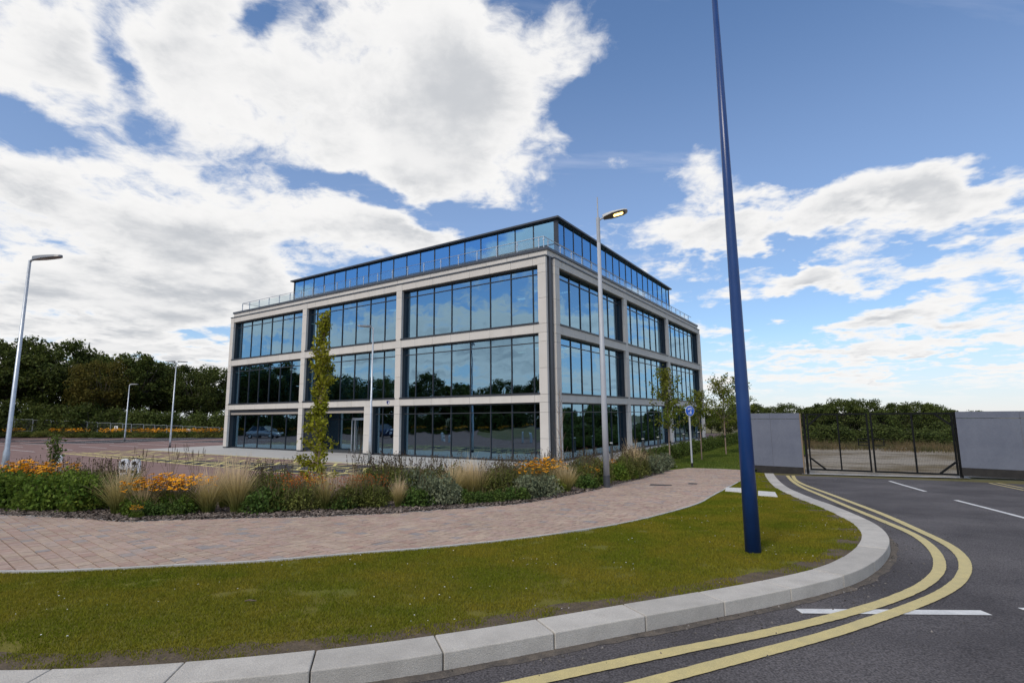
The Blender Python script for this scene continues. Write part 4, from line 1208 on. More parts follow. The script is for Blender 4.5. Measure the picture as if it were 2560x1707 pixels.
LM_dull = leafmat('dull_leaf', (.12, .145, .030), (.20, .205, .055), .5)
M_trunk = mat('trunk_bark', (.10, .085, .068), (.17, .145, .115), rough=.95, scale=8, bump=.6, bscale=30)
M_ytrunk = mat('young_bark', (.22, .16, .12), (.30, .22, .17), rough=.9, scale=10, bump=.4, bscale=40)
M_stem = mat('plant_stem', (.10, .10, .04), (.16, .13, .06), rough=.9, scale=8)
M_dstem = mat('dry_stem', (.085, .075, .035), (.15, .12, .06), rough=.95, scale=8)
M_seed = mat('dark_seed_head', (.030, .014, .010), (.06, .028, .018), rough=.9, scale=30, island=.4)
M_orange = mat('orange_petal', (.92, .34, .005), (.95, .48, .008), rough=.6, scale=8, island=.25, transl=.25)
M_rust = mat('rusty_petal', (.35, .07, .012), (.48, .14, .016), rough=.7, scale=8, island=.3, transl=.25)
M_cone = mat('flower_cone', (.035, .018, .010), rough=.9)

def leaves(rng, C, size, up=.3, aspect=1.7, fold=.25):
    """leaf-shaped faces (two triangles folded on the midrib) at centres C (n, 3)"""
    n = len(C)
    d = rng.normal(size=(n, 3)); d[:, 2] += up; d /= np.linalg.norm(d, axis=1, keepdims=True)
    r = rng.normal(size=(n, 3)); s = np.cross(d, r); s /= np.linalg.norm(s, axis=1, keepdims=True) + 1e-9
    nn = np.cross(d, s)
    L_ = (size * rng.uniform(.6, 1.35, n))[:, None]; w = L_ / aspect
    V = np.empty((n, 4, 3), np.float32)
    V[:, 0] = C - d * L_ * .5; V[:, 2] = C + d * L_ * .5
    V[:, 1] = C + s * w * .5 + nn * w * fold; V[:, 3] = C - s * w * .5 + nn * w * fold
    F = (np.arange(n)[:, None] * 4 + np.array([[0, 1, 2, 3]]))
    return V.reshape(-1, 3), F
def leafmesh(name, parts):
    V = []; F = []; o = 0
    for v, f in parts: V.append(v); F.append(f + o); o += len(v)
    return np_mesh(name, np.concatenate(V), np.concatenate(F))

def broad_tree(name, seed, H, R, base, nclump, nleaf, leaf, trunk_r=.22):
    """mesh pair (trunk, crown) of a broadleaf tree"""
    rng = np.random.default_rng(seed); rr = random.Random(seed)
    tb = MB(); tips = []
    top = Vector((rr.uniform(-.3, .3), rr.uniform(-.3, .3), H * .62))
    tb.tube([(0, 0, -.3), (rr.uniform(-.1, .1), rr.uniform(-.1, .1), base * .6), tuple(top * .8), tuple(top)], [trunk_r, trunk_r * .8, trunk_r * .45, trunk_r * .15], 8)
    cc = Vector((0, 0, base + (H - base) * .5)); rz = (H - base) * .5
    C = []
    for k in range(nclump):
        # clump centres spread over and inside an uneven ellipsoid
        v = Vector((rr.gauss(0, 1), rr.gauss(0, 1), rr.gauss(0, 1))).normalized()
        q = rr.uniform(.55, 1.0) ** .6
        lump = 1 + .28 * mnoise.noise(v * 1.7 + Vector((seed * 3.1, 0, 0)))
        p = Vector((v.x * R * q * lump, v.y * R * q * lump, v.z * rz * q * lump)) + cc
        if v.z < -.2: p.z += rz * .18
        C.append(p)
        if k % 2 == 0:
            h = rr.uniform(.35, .85); s = top * h
            mid = s.lerp(p, .5) + Vector((0, 0, rr.uniform(0, .5)))
            tb.tube([tuple(s), tuple(mid), tuple(p)], [trunk_r * .35 * (1.1 - h), trunk_r * .16, .02], 5, cap=False)
    parts = []
    for p in C:
        rc = R * rr.uniform(.20, .36)
        m = int(nleaf * rr.uniform(.6, 1.3))
        o = rng.normal(size=(m, 3)); o /= np.linalg.norm(o, axis=1, keepdims=True)
        o *= (rng.random(m) ** .45)[:, None] * rc
        o[:, 2] *= .75
        parts.append(leaves(rng, o + np.array(p), leaf))
    return tb.mesh(name + '_trunk'), leafmesh(name + '_crown', parts)
def bush(seed, w, d, h, n, leaf, up=.4, lumps=9):
    """mesh of leaves over a bushy mound"""
    rng = np.random.default_rng(seed); rr = random.Random(seed); P_ = []
    for k in range(lumps):
        a = rr.uniform(0, 2 * pi); r = sqrt(rr.random()) * .62
        cx_, cy_ = cos(a) * r * w / 2, sin(a) * r * d / 2
        top = h * (1 - .45 * r * r) * rr.uniform(.82, 1.05); rad = min(w, d) * rr.uniform(.22, .36)
        m = n // lumps
        o = rng.normal(size=(m, 3)); o /= np.linalg.norm(o, axis=1, keepdims=True)
        o *= (rng.random(m) ** .35)[:, None]
        z = np.abs(o[:, 2]) ** .8
        P_.append(np.stack([cx_ + o[:, 0] * rad * (1.15 - .3 * z), cy_ + o[:, 1] * rad * (1.15 - .3 * z), .04 * h + z * (top - .04 * h)], 1))
    return leafmesh('foliage', [leaves(rng, np.concatenate(P_), leaf, up)])

# --- the ground beyond the car park, by pixel column and distance behind the bed edge
def far(px_, off):
    a = gpt(px_, 1005.3); l = math.hypot(*a); k = (l + off) / l
    rise = .72 * max(0, min(1, (300 - px_) / 300)) * max(0, min(1, off / 5))
    return a[0] * k, a[1] * k, -.80 + rise
# --- tree belts
variants = []
for k in range(5):
    H = (15, 13.5, 14.5, 12.5, 16)[k]; R = (5.2, 4.8, 4.2, 5.0, 4.6)[k]
    variants.append((broad_tree('oak%d' % k, 40 + k, H, R, 2.6 + .4 * (k % 3), 105, 105, .42, .30), H))
def place_tree(name, label, cat, mesh2, x, y, z, s, rz, lm, group):
    t = thing(name, label, cat, (x, y, z), rz, group, s)
    link('trunk', mesh2[0], M_trunk, t)
    o = link('crown', mesh2[1], None, t)
    if not mesh2[1].materials: mesh2[1].materials.append(LM_oak)
    o.material_slots[0].link = 'OBJECT'; o.material_slots[0].material = lm
    return t
rr = random.Random(77)
# (pixel x of the crown, pixel y of its top, distance)
belt = [(-60, 775, 92), (15, 772, 90), (70, 800, 96), (130, 790, 93), (185, 800, 98), (225, 822, 88), (262, 808, 95), (315, 812, 93), (345, 838, 100),
        (400, 828, 98), (445, 842, 96), (490, 846, 101), (535, 852, 104), (590, 860, 106)]
twhere = lambda p: 'behind the tall single lamp column' if p < 100 else 'between the tall lamp and the far lamp' if p < 240 else 'behind the far lamp' if p < 330 else 'behind the twin headed lamp' if p < 430 else 'against the end of the office'
for k, (px_, py_, dist) in enumerate(belt):
    x, y, zg = far(px_, 12 + (dist - 88) * 1.1); r = ray(px_, py_); s = math.hypot(x, y) / math.hypot(r.x, r.y)
    top = EYE + r.z * s; (m2, H) = variants[k % 5]
    yel = k in (5,)
    sc = (top - zg + .3) / H
    place_tree('broadleaf_tree', 'broadleaf tree turning yellow in the belt behind the car park fence' if yel else 'dark green broadleaf tree behind the fence ' + twhere(px_), 'tree',
               m2, x, y, zg - .3, sc * rr.uniform(.96, 1.04), rr.uniform(0, 6.28), LM_yel if yel else LM_oak, 'trees ' + twhere(px_))
# the belt goes on round the left of the car park, outside the frame; it is what the front glazing mirrors
EDGE = resample(crom([(-86, 79), (-64, 55), (-49, 30), (-41, 8), (-38, -20)], 8), 4.2)
EDN = normals(EDGE)
for k, ((x, y), n) in enumerate(zip(EDGE, EDN)):
    for row in range(2):
        (m2, H) = variants[(k * 2 + row * 3) % 5]; off = -(9 + row * 9 + 2 * sin(k * 2.3 + row))
        place_tree('broadleaf_tree', 'dark green broadleaf tree mirrored in the front glazing of the office', 'tree', m2, x + n[0] * off * -1 if False else x - abs(off) * abs(n[0]) , y + off * n[1] * (1 if n[0] < 0 else -1) * 0, -1.0,
                   max(.55, 1.02 - .028 * k) * (1 + .12 * sin(k * 1.9 + row * 2)), rr.uniform(0, 6.28), LM_oak, 'trees mirrored in the office front')
# bushes under the belt
us_m = [bush(90 + k, 7, 5, 4.4, 5200, .34, lumps=14) for k in range(3)]
for m in us_m: m.materials.append(LM_scrub)
for k, (px_, dist, s) in enumerate(((20, 84, 1.25), (85, 86, 1.15), (150, 85, 1.2), (205, 84, 1.2), (262, 84, 1.0), (325, 86, 1.05), (390, 88, .9), (450, 88, .85), (505, 90, .9))):
    x, y, zg = far(px_, 8 + (dist - 84))
    t = thing('bush', 'dense green bush under the trees ' + twhere(px_), 'bush', (x, y, zg - .1), rr.uniform(0, 6.28), 'bushes ' + twhere(px_), s)
    link('foliage', us_m[k % 3], None, t)
    mb = MB()
    for j in range(5):
        a = rr.uniform(0, 6.28); mb.tube([(0, 0, -.2), (cos(a) * .8, sin(a) * .8, 1.6), (cos(a) * 1.5, sin(a) * 1.5, 3.0)], [.06, .04, .01], 5)
    mb.build('stems', M_trunk, t)
for k, ((x, y), n) in enumerate(zip(EDGE, EDN)):
    t = thing('bush', 'dense green bush mirrored in the front glazing of the office', 'bush', (x - 5.5, y, -1.0), rr.uniform(0, 6.28), 'bushes mirrored in the office front', (.8, 1.0, .85))
    link('foliage', us_m[k % 3], None, t)
    mb = MB(); mb.tube([(0, 0, -.2), (.2, 0, 1.6), (.5, .2, 3.0)], [.06, .04, .01], 5); mb.build('stems', M_trunk, t)
sheet('edge_bed', EDGE + [(x - 30, y - 2) for x, y in EDGE[::-1]], .004, M_soil, zf=lambda x, y: -.81)
# scrub trees beyond the gate and past the right flank of the office
scr = []
for k in range(4):
    H = (6.5, 7.2, 5.6, 6.8)[k]
    scr.append((broad_tree('scrub%d' % k, 60 + k, H, (3.0, 3.4, 2.9, 2.6)[k], .9, 75, 105, .30, .14), H))
for k, (px_, py_, dist) in enumerate(((1630, 935, 75), (1665, 940, 62), (1700, 930, 80), (1735, 926, 78), (1775, 932, 74), (1815, 928, 72), (1855, 938, 70), (1890, 925, 62), (1935, 913, 60), (1980, 920, 63),
        (2020, 945, 58), (2060, 924, 60), (2110, 921, 62), (2150, 932, 64), (2190, 944, 66), (2240, 942, 70), (2262, 950, 72))):
    r = ray(px_, py_); s = dist / math.hypot(r.x, r.y); (m2, H) = scr[k % 4]
    top = EYE + r.z * s
    lab = 'scrubby green tree beyond the mesh gate' if 1840 < px_ < 2220 else 'scrubby green tree showing above the grey hoarding' if px_ > 1720 else 'scrubby green tree past the far end of the office flank'
    place_tree('scrub_tree', lab, 'tree', m2, r.x * s, r.y * s, -1.0, (top + 1.0) / H, rr.uniform(0, 6.28), LM_scrub if k % 3 else LM_oak,
               {'b': 'scrub trees beyond the gate', 's': 'scrub trees above the hoarding', 'p': 'scrub trees past the office'}['b' if 'beyond' in lab else 's' if 'showing' in lab else 'p'])
for k in range(16):
    px_ = 1745 + k * 34; r = ray(px_, 970); d = 57 + 3 * sin(k * 2.2); q = d / math.hypot(r.x, r.y)
    t = thing('bush', 'dense green bush at the foot of the scrub beyond the mesh gate', 'bush', (r.x * q, r.y * q, -1.0), rr.uniform(0, 6.28), 'bushes beyond the gate', (.62, .6, .34 + .1 * sin(k * 1.7)))
    link('foliage', us_m[k % 3], None, t)
    mb = MB(); mb.tube([(0, 0, -.2), (.2, 0, 1.6), (.5, .2, 3.0)], [.06, .04, .01], 5); mb.build('stems', M_trunk, t)
# further along to the right: mirrored in the flank glazing only
for k in range(8):
    a = radians(50.5 + k * 4.6); d = 105 + 8 * sin(k * 2.1); (m2, H) = scr[k % 4]
    place_tree('scrub_tree', 'distant green tree mirrored in the flank glazing of the office', 'tree', m2, sin(a) * d, cos(a) * d, -1.0, 1.35 + .3 * sin(k * 1.9), rr.uniform(0, 6.28), LM_oak, 'trees mirrored in the office flank')
# tall dry grass on the waste ground
def blades(rng, n, w, d, h, wid, lean=.35, seg=3, spread=1.0, taper=True):
    """n curved blades over a w x d patch as strips; returns V, F"""
    X = rng.uniform(-w / 2, w / 2, n); Y = rng.uniform(-d / 2, d / 2, n)
    a = rng.uniform(0, 2 * pi, n); H = h * rng.uniform(.6, 1.1, n); ln = H * lean * rng.uniform(.2, 1.4, n); b = rng.uniform(0, pi, n)
    V = np.empty((n, (seg + 1) * 2, 3), np.float32)
    for k in range(seg + 1):
        t = k / seg; ww = wid * (1 - t * .85) if taper else wid
        cx_ = X + np.cos(a) * ln * t * t; cy_ = Y + np.sin(a) * ln * t * t; z = H * (t - .12 * t * t)
        V[:, 2 * k] = np.stack([cx_ - np.cos(b) * ww, cy_ - np.sin(b) * ww, z], 1); V[:, 2 * k + 1] = np.stack([cx_ + np.cos(b) * ww, cy_ + np.sin(b) * ww, z], 1)
    q = np.array([[2 * k, 2 * k + 1, 2 * k + 3, 2 * k + 2] for k in range(seg)])
    F = (np.arange(n)[:, None, None] * (seg + 1) * 2 + q[None]).reshape(-1, 4)
    return V.reshape(-1, 3), F
M_dry = mat('dry_grass', (.19, .135, .07), (.10, .10, .04), rough=1, scale=.35, detail=5, island=.4, transl=.3, ramp=(.4, .6))
rng = np.random.default_rng(5); Vs = []; Fs = []; o_ = 0
for k in range(150):
    px_ = rng.uniform(1800, 2420); dist = rng.uniform(45, 57)
    r = ray(px_, 970); s = dist / math.hypot(r.x, r.y)
    v, f = blades(rng, 80, 3.0, 2.0, rng.uniform(.25, .62), .016, .5, 2)
    v += np.array([r.x * s, r.y * s, -.94]); Vs.append(v); Fs.append(f + o_); o_ += len(v)
tag(link('dry_grass', np_mesh('dry_grass', np.concatenate(Vs), np.concatenate(Fs)), M_dry), 'tall dry brown grass on the waste ground beyond the gate', 'dry grass', kind='stuff')

# --- far flower bed and fence behind the car park
mb = MB(); pxs = list(range(-160, 700, 20)); ofs = (-.3, 1, 2.5, 5, 9, 30)
for p in pxs:
    for q in ofs:
        x, y, z = far(p, q); mb.v.append((x, y, z + .01))
for i in range(len(pxs) - 1):
    for j in range(len(ofs) - 1):
        n_ = len(ofs); mb.f.append((i * n_ + j, (i + 1) * n_ + j, (i + 1) * n_ + j + 1, i * n_ + j + 1))
mb.build('far_bed', M_soil)['kind'] = 'structure'
M_fence = mat('fence_galv', (.33, .36, .38), (.40, .43, .45), rough=.5, metal=.4)
def fence_panel(k, x, y, z, rz, w):
    t = thing('fence_panel', 'galvanised temporary mesh fence panel behind the car park flower bed', 'fence panel', (x, y, z), rz, 'fence panels behind the car park')
    mb = MB(); h = 2.0
    mb.tube([(0, 0, 0), (0, 0, h - .1), (.1, 0, h), (w - .1, 0, h), (w, 0, h - .1), (w, 0, 0)], .035, 6); mb.tube([(0, 0, .25), (w, 0, .25)], .018, 5); mb.build('frame', M_fence, t)
    mb = MB(); q = .12
    while q < w - .05: mb.box(q - .002, q + .002, -.002, .002, .26, h - .03); q += .12
    for q in (.7, 1.15, 1.6): mb.box(.03, w - .03, .003, .006, q - .003, q + .003)
    mb.build('wire_mesh', M_fence, t)
    mb = MB(); mb.box(-.3, .25, -.12, .12, -.05, .10); mb.build('foot_block', M_hdark, t)
    return t
FX = [-60, -12, 30, 72, 114, 156, 198, 222, 252, 280, 300, 328, 354, 382, 418, 448, 476, 503, 530]
FT = lambda p: 962 + max(0, p) * .041
for k, (pa, pb) in enumerate(zip(FX, FX[1:])):
    A_ = far(pa, 5); B_ = far(pb, 5); d = Vector((B_[0] - A_[0], B_[1] - A_[1]))
    r = ray(pa, FT(pa)); zt = EYE + r.z * math.hypot(A_[0], A_[1]) / math.hypot(r.x, r.y)
    hh = max(1.0, zt - A_[2])
    t = fence_panel(k, A_[0], A_[1], zt - hh, atan2(d.y, d.x), d.length - .05); t.scale = (1, 1, hh / 2.0)
    if k in (8, 14):
        m_ = Vector(A_).lerp(Vector(B_), .45); s = thing('notice_board', 'small white notice fixed on the mesh fence ' + ('beside the far lamp' if k == 8 else 'beside the twin headed lamp'), 'notice', (m_.x * .998, m_.y * .998, zt - .75), atan2(d.y, d.x))
        mb = MB(); mb.box(-.30, .30, -.02, .0, -.28, .4); mb.build('panel', M_swhite, s)
        mb = MB(); mb.box(-.12, .06, -.024, -.021, .1, .3); mb.box(-.05, .18, -.024, -.021, -.15, .05); mb.build('print', M_hdark, s)
# clumps of the far bed
def flower_clump(seed, n, w, h, petal=.035, mats_=None):
    """meshes: leafy base, stems, petals, cones"""
    rng = np.random.default_rng(seed); rr = random.Random(seed)
    base = bush(seed + 500, w, w, h * .62, 1500, .07 if petal < .06 else .16, lumps=7)
    st = MB(); pe = MB(); co = MB()
    for k in range(n):
        a = rr.uniform(0, 2 * pi); r = sqrt(rr.random()) * w * .52
        x, y = cos(a) * r, sin(a) * r; z = h * rr.uniform(.70, 1.06) * (1 - .25 * (r / w) ** 2)
        lx, ly = x * .35, y * .35
        st.tube([(lx, ly, 0), ((lx + x) / 2, (ly + y) / 2, z * .6), (x, y, z)], .0035 if petal < .06 else .01, 3, cap=False)
        m = 9; tx, ty = rr.uniform(-.45, .45), rr.uniform(-.6, .2)
        R_ = petal * rr.uniform(.8, 1.2); vs = [(x, y, z + .004)]
        for j in range(2 * m):
            t = pi * j / m; q = R_ * (1.0 if j % 2 else .62)
            px2, py2 = q * cos(t), q * sin(t); vs.append((x + px2, y + py2, z + px2 * tx + py2 * ty - q * .22))
        pe.add(vs, [(0, 1 + j, 1 + (j + 1) % (2 * m)) for j in range(2 * m)])
        cr = R_ * .28; cvs = [(x + cr * cos(t * pi / 3), y + cr * sin(t * pi / 3), z + .003) for t in range(6)] + [(x, y, z + cr * 1.1)]
        co.add(cvs, [(j, (j + 1) % 6, 6) for j in range(6)])
    return base, st.mesh('stems'), pe.mesh('petals'), co.mesh('cones')
FC_far = [flower_clump(300 + k, 60, 2.2, .95, .10) for k in range(2)]
for q in FC_far:
    q[0].materials.append(LM_dull)
    for m_, me in zip((M_stem, M_orange, M_cone), q[1:]): me.materials.append(m_)
def stuffy(o):
    o['kind'] = 'stuff'; return o
def put_flowers(q, label, group, x, y, z, s, rz=0):
    t = thing('coneflower', label, 'flowers', (x, y, z), rz, group, s)
    for nm, me in zip(('foliage', 'stems', 'petals', 'cones'), q): stuffy(link(nm, me, None, t))
    return t
for k, (px_, py_) in enumerate(((28, 1018), (140, 1017), (177, 1015), (250, 1015), (262, 1016), (318, 1013), (344, 1014), (376, 1013), (412, 1012), (440, 1011), (468, 1014), (510, 1014))):
    x, y, zg = far(px_, 1.2 + .8 * (k % 2))
    put_flowers(FC_far[k % 2], 'orange coneflower clump in the bed along the mesh fence', 'coneflowers along the fence', x, y, zg, 1.25, k * 1.3)
for k, (x, y) in enumerate(resample(EDGE, 3.1)):
    put_flowers(FC_far[k % 2], 'orange coneflower clump mirrored in the front glazing of the office', 'coneflowers mirrored in the office front', x - 1.6, y, BASE, 1.0, k * 1.3)
fm = [bush(120 + k, 3.2, 2.4, 1.3, 1500, .17, lumps=9) for k in range(3)]
fm[0].materials.append(LM_dull); fm[1].materials.append(LM_hedge); fm[2].materials.append(LM_scrub)
rr = random.Random(9)
for k in range(40):
    px_ = -30 + k * 14.3; x, y, zg = far(px_, rr.choice((1.2, 2.4, 3.2, 6.5)))
    t = thing('low_shrub', ('dull olive', 'deep green', 'mid green')[k % 3] + ' low shrub in the bed along the mesh fence', 'shrub', (x, y, zg), rr.uniform(0, 6), ('dull', 'deep', 'mid')[k % 3] + ' low shrubs along the fence', (1.1, 1.1, rr.uniform(.45, .8)))
    link('foliage', fm[k % 3], None, t)
    mb = MB()
    for j in range(4): a = j * 1.6; mb.tube([(0, 0, -.1), (cos(a) * .4, sin(a) * .4, .7)], [.03, .012], 4)
    mb.build('stems', M_trunk, t)

# --- feather grass, coneflowers, seed heads and shrubs of the near bed
M_feather = bpy.data.materials.new('feather_grass'); M_feather.use_nodes = True
N_ = M_feather.node_tree.nodes; L_n = M_feather.node_tree.links; b_ = N_['Principled BSDF']; b_.inputs['Roughness'].default_value = .9; b_.inputs['Specular IOR Level'].default_value = .15
tc_ = N_.new('ShaderNodeTexCoord'); sp_ = N_.new('ShaderNodeSeparateXYZ'); L_n.new(tc_.outputs['Object'], sp_.inputs[0])
cr_ = N_.new('ShaderNodeValToRGB'); e_ = cr_.color_ramp.elements
e_[0].position = .08; e_[0].color = (.14, .16, .035, 1); e_[1].position = .75; e_[1].color = (.78, .60, .37, 1)
x_ = e_.new(.38); x_.color = (.42, .34, .13, 1)
L_n.new(sp_.outputs[2], cr_.inputs[0])
ge_ = N_.new('ShaderNodeNewGeometry'); mr_ = N_.new('ShaderNodeMapRange'); mr_.inputs[3].default_value = .7; mr_.inputs[4].default_value = 1.25; L_n.new(ge_.outputs['Random Per Island'], mr_.inputs[0])
hs_ = N_.new('ShaderNodeHueSaturation'); L_n.new(mr_.outputs[0], hs_.inputs['Value']); L_n.new(cr_.outputs[0], hs_.inputs['Color']); L_n.new(hs_.outputs[0], b_.inputs['Base Color'])
tr_ = N_.new('ShaderNodeBsdfTranslucent'); L_n.new(hs_.outputs[0], tr_.inputs['Color']); ms_ = N_.new('ShaderNodeMixShader'); ms_.inputs[0].default_value = .3
L_n.new(b_.outputs[0], ms_.inputs[1]); L_n.new(tr_.outputs[0], ms_.inputs[2]); L_n.new(ms_.outputs[0], N_['Material Output'].inputs['Surface'])
def tussock(seed, n, r0, h, flare, wid=.0032):
    rng = np.random.default_rng(seed)
    a = rng.uniform(0, 2 * pi, n); q = np.sqrt(rng.random(n)); X = np.cos(a) * q * r0; Y = np.sin(a) * q * r0
    H = h * np.clip(rng.normal(.82, .2, n), .3, 1.3) * (1 - .3 * q * q); ln = flare * q * rng.uniform(.5, 1.25, n) + .02; aa = a + rng.normal(0, .35, n); b = rng.uniform(0, pi, n)
    seg = 4; V = np.empty((n, (seg + 1) * 2, 3), np.float32)
    for k in range(seg + 1):
        t = k / seg; ww = wid * (1.3 - t * .9)
        cx_ = X + np.cos(aa) * ln * t ** 1.6; cy_ = Y + np.sin(aa) * ln * t ** 1.6; z = H * (t - .10 * t ** 3)
        V[:, 2 * k] = np.stack([cx_ - np.cos(b) * ww, cy_ - np.sin(b) * ww, z], 1); V[:, 2 * k + 1] = np.stack([cx_ + np.cos(b) * ww, cy_ + np.sin(b) * ww, z], 1)
    f = np.array([[2 * k, 2 * k + 1, 2 * k + 3, 2 * k + 2] for k in range(seg)])
    return np_mesh('blades', V.reshape(-1, 3), (np.arange(n)[:, None, None] * (seg + 1) * 2 + f[None]).reshape(-1, 4))
TUS = [tussock(400 + k, (430, 540, 380, 480, 330)[k], .11, (.95, 1.0, .88, 1.08, .8)[k], (.36, .26, .46, .32, .5)[k]) for k in range(5)]
for m in TUS: m.materials.append(M_feather)
def where(px_):
    for lim, w in ((90, 'at the foot of the tall lamp column'), (200, 'around the leafy young whip'), (330, 'before the charging posts'), (480, 'near the white plastic scrap'), (690, 'between the plastic scrap and the narrow tree'), (800, 'at the foot of the narrow upright tree'),
                   (940, 'just past the narrow upright tree'), (1110, 'midway between the narrow tree and the bare sapling'), (1200, 'short of the bare sapling'), (1320, 'around the bare sapling'), (1400, 'beside the lit lamp post'), (1470, 'just beyond the lit lamp post'), (9999, 'at the far end of the bed near the sign')):
        if px_ < lim: return w
def put_tussock(px_, depth, s, k, label='straw coloured feather grass tussock in the near planting bed', group='feather grass tussocks in the near bed', ang=None):
    r = ray(px_, 1000); q = depth / r.y; x, y = r.x * q, depth
    t = thing('feather_grass', label.replace('in the near planting bed', where(px_)), 'grass tussock', (x, y, G(y) + .03), ang if ang is not None else px_ * .7, group + ' ' + where(px_), s)
    link('blades', TUS[int(px_) % 5], None, t); t.scale = (s * (1 + .15 * sin(px_)), s * (1 + .15 * cos(px_ * 2)), s * (1.06 + .1 * sin(px_ * 3)))
    mb = MB(); mb.tube([(0, 0, -.05), (0, 0, .05)], [.12, .09], 8); mb.build('crown', M_stem, t)
    return t
FC = [flower_clump(330 + k, (80, 100, 56)[k], (.8, .95, .75)[k], (.72, .78, .7)[k], .042) for k in range(3)]
for k, q in enumerate(FC):
    q[0].materials.append(LM_lush)
    for m_, me in zip((M_stem, M_orange, M_cone), q[1:]): me.materials.append(m_)
def seed_heads(seed, n, w, h):
    rng = np.random.default_rng(seed); rr = random.Random(seed); st = MB(); hd = MB()
    for k in range(n):
        a = rr.uniform(0, 2 * pi); r = sqrt(rr.random()) * w * .5; x, y = cos(a) * r, sin(a) * r; z = h * rr.uniform(.72, 1.08)
        x1, y1 = x + rr.uniform(-.1, .1), y + rr.uniform(-.1, .1)
        st.tube([(x * .5, y * .5, 0), (x, y, z * .55), (x1, y1, z)], .0032, 3, cap=False)
        for j in range(rr.choice((1, 1, 2, 3))):
            hx, hy, hz = x1 + rr.uniform(-.05, .05) * (j > 0), y1 + rr.uniform(-.05, .05) * (j > 0), z - j * rr.uniform(.03, .09)
            c = rr.uniform(.010, .018)
            vs = [(hx, hy, hz - c), (hx + c, hy, hz), (hx, hy + c, hz), (hx - c, hy, hz), (hx, hy - c, hz), (hx, hy, hz + c * 1.1)]
            hd.add(vs, [(0, 2, 1), (0, 3, 2), (0, 4, 3), (0, 1, 4), (5, 1, 2), (5, 2, 3), (5, 3, 4), (5, 4, 1)])
            if j: st.tube([(x1, y1, z * .85), (hx, hy, hz)], .002, 3, cap=False)
    base = bush(seed + 70, w * 1.0, w * 1.0, h * .84, 2400, .060, up=.9, lumps=10)
    return base, st.mesh('stems'), hd.mesh('heads')
SH = [seed_heads(350 + k, (42, 52, 36)[k], (.9, 1.1, .8)[k], (.95, 1.0, .85)[k]) for k in range(3)]
for q in SH: q[0].materials.append(LM_dull); q[1].materials.append(M_dstem); q[2].materials.append(M_seed)
RU = [seed_heads(370 + k, 60, .9, .85) for k in range(1)]
for q in RU: q[0].materials.append(LM_dull); q[1].materials.append(M_dstem); q[2].materials.append(M_rust)
BU = {'lush': [bush(140 + k, 1.2, 1.1, (.82, .72, .9)[k], 2600, .085, lumps=11) for k in range(3)],
      'dark': [bush(150 + k, 1.0, .9, .48, 1900, .075, lumps=9) for k in range(2)],
      'grey': [bush(160 + k, .95, .9, .62, 2600, .065, up=1.1, lumps=10) for k in range(2)]}
for k_, m_ in (('lush', LM_lush), ('dark', LM_dark), ('grey', LM_grey)):
    for me in BU[k_]: me.materials.append(m_)
st_ = MB(); rr = random.Random(3)
for j in range(7):
    a = rr.uniform(0, 6.28); st_.tube([(cos(a) * .12, sin(a) * .12, -.05), (cos(a) * .22, sin(a) * .22, .3), (cos(a) * .34, sin(a) * .34, .55)], [.012, .009, .004], 4)
BST = st_.mesh('stems'); BST.materials.append(M_dstem)
def put_bush(kind, px_, depth, s, k, label, group):
    r = ray(px_, 1000); q = depth / r.y; x, y = r.x * q, depth
    t = thing({'lush': 'leafy_shrub', 'dark': 'low_green_shrub', 'grey': 'silver_shrub'}[kind], label + ' ' + where(px_) if 'near planting bed' not in label else label.replace('in the near planting bed', where(px_)), 'shrub', (x, y, G(y) + .02), px_ * 1.3, group + ' ' + where(px_), s)
    link('foliage', BU[kind][k % len(BU[kind])], None, t); link('stems', BST, None, t)
    return t
def put_seed(px_, depth, s, k, rust=False, label=None, group=None):
    r = ray(px_, 1000); q = depth / r.y; x, y = r.x * q, depth
    qq = RU[0] if rust else SH[k % 3]
    t = thing('rusty_perennial' if rust else 'seed_head_perennial', ('russet flowered perennial ' if rust else 'dry perennial with dark seed heads ') + where(px_), 'perennial', (x, y, G(y) + .02), px_ * .9,
              ('russet perennials ' if rust else 'seed head perennials ') + where(px_), s)
    for nm, me in zip(('foliage', 'stems', 'seed_heads'), qq): stuffy(link(nm, me, None, t))
    return t
def put_cone(px_, depth, s, k):
    r = ray(px_, 1000); q = depth / r.y
    return put_flowers(FC[k % 3], 'orange coneflower clump ' + where(px_), 'coneflowers ' + where(px_), r.x * q, depth, G(depth) + .02, s, px_)
# depth of the bed's front edge at a pixel column
def front(px_):
    best = None; bk = .55 if px_ < 260 else .22
    for a in UP:
        q = ray(px_, 1000); e = abs(a[0] / a[1] - q.x / q.y)
        if best is None or e < best[0]: best = (e, a[1])
    return best[1] + bk
rr = random.Random(31)
LS = 'leafy green shrub'; LG = 'leafy shrubs'
for k, px_ in enumerate((-40, 5, 45, 88, 128, 165, 200, 232)):
    put_bush('lush', px_, front(px_) + .62 + .25 * (k % 2), 1.02 - .02 * (k % 3), k, LS, LG)
for k, px_ in enumerate((-10, 30, 72, 110, 150, 190, 225)):
    put_bush('lush', px_, front(px_) + 1.7 + .2 * (k % 2), 1.05, k + 1, LS, LG)
for k, px_ in enumerate((20, 65, 95, 140)): put_cone(px_, front(px_) + 2.2, 1.30, k)
for k, px_ in enumerate((60, 105, 165, 195, 225, 248, 270, 290)): put_seed(px_, front(px_) + 2.6 + .3 * (k % 2), 1.05, k)
put_tussock(287, front(287) + .75, 1.12, 0); put_tussock(300, front(300) + 1.5, .9, 2)
for k, px_ in enumerate((340, 372, 405, 432, 450)): put_cone(px_, front(px_) + .75 + .35 * (k % 2), .98, k)
put_tussock(345, front(345) + .6, .7, 1); put_cone(328, front(328) + .18, .34, 2)
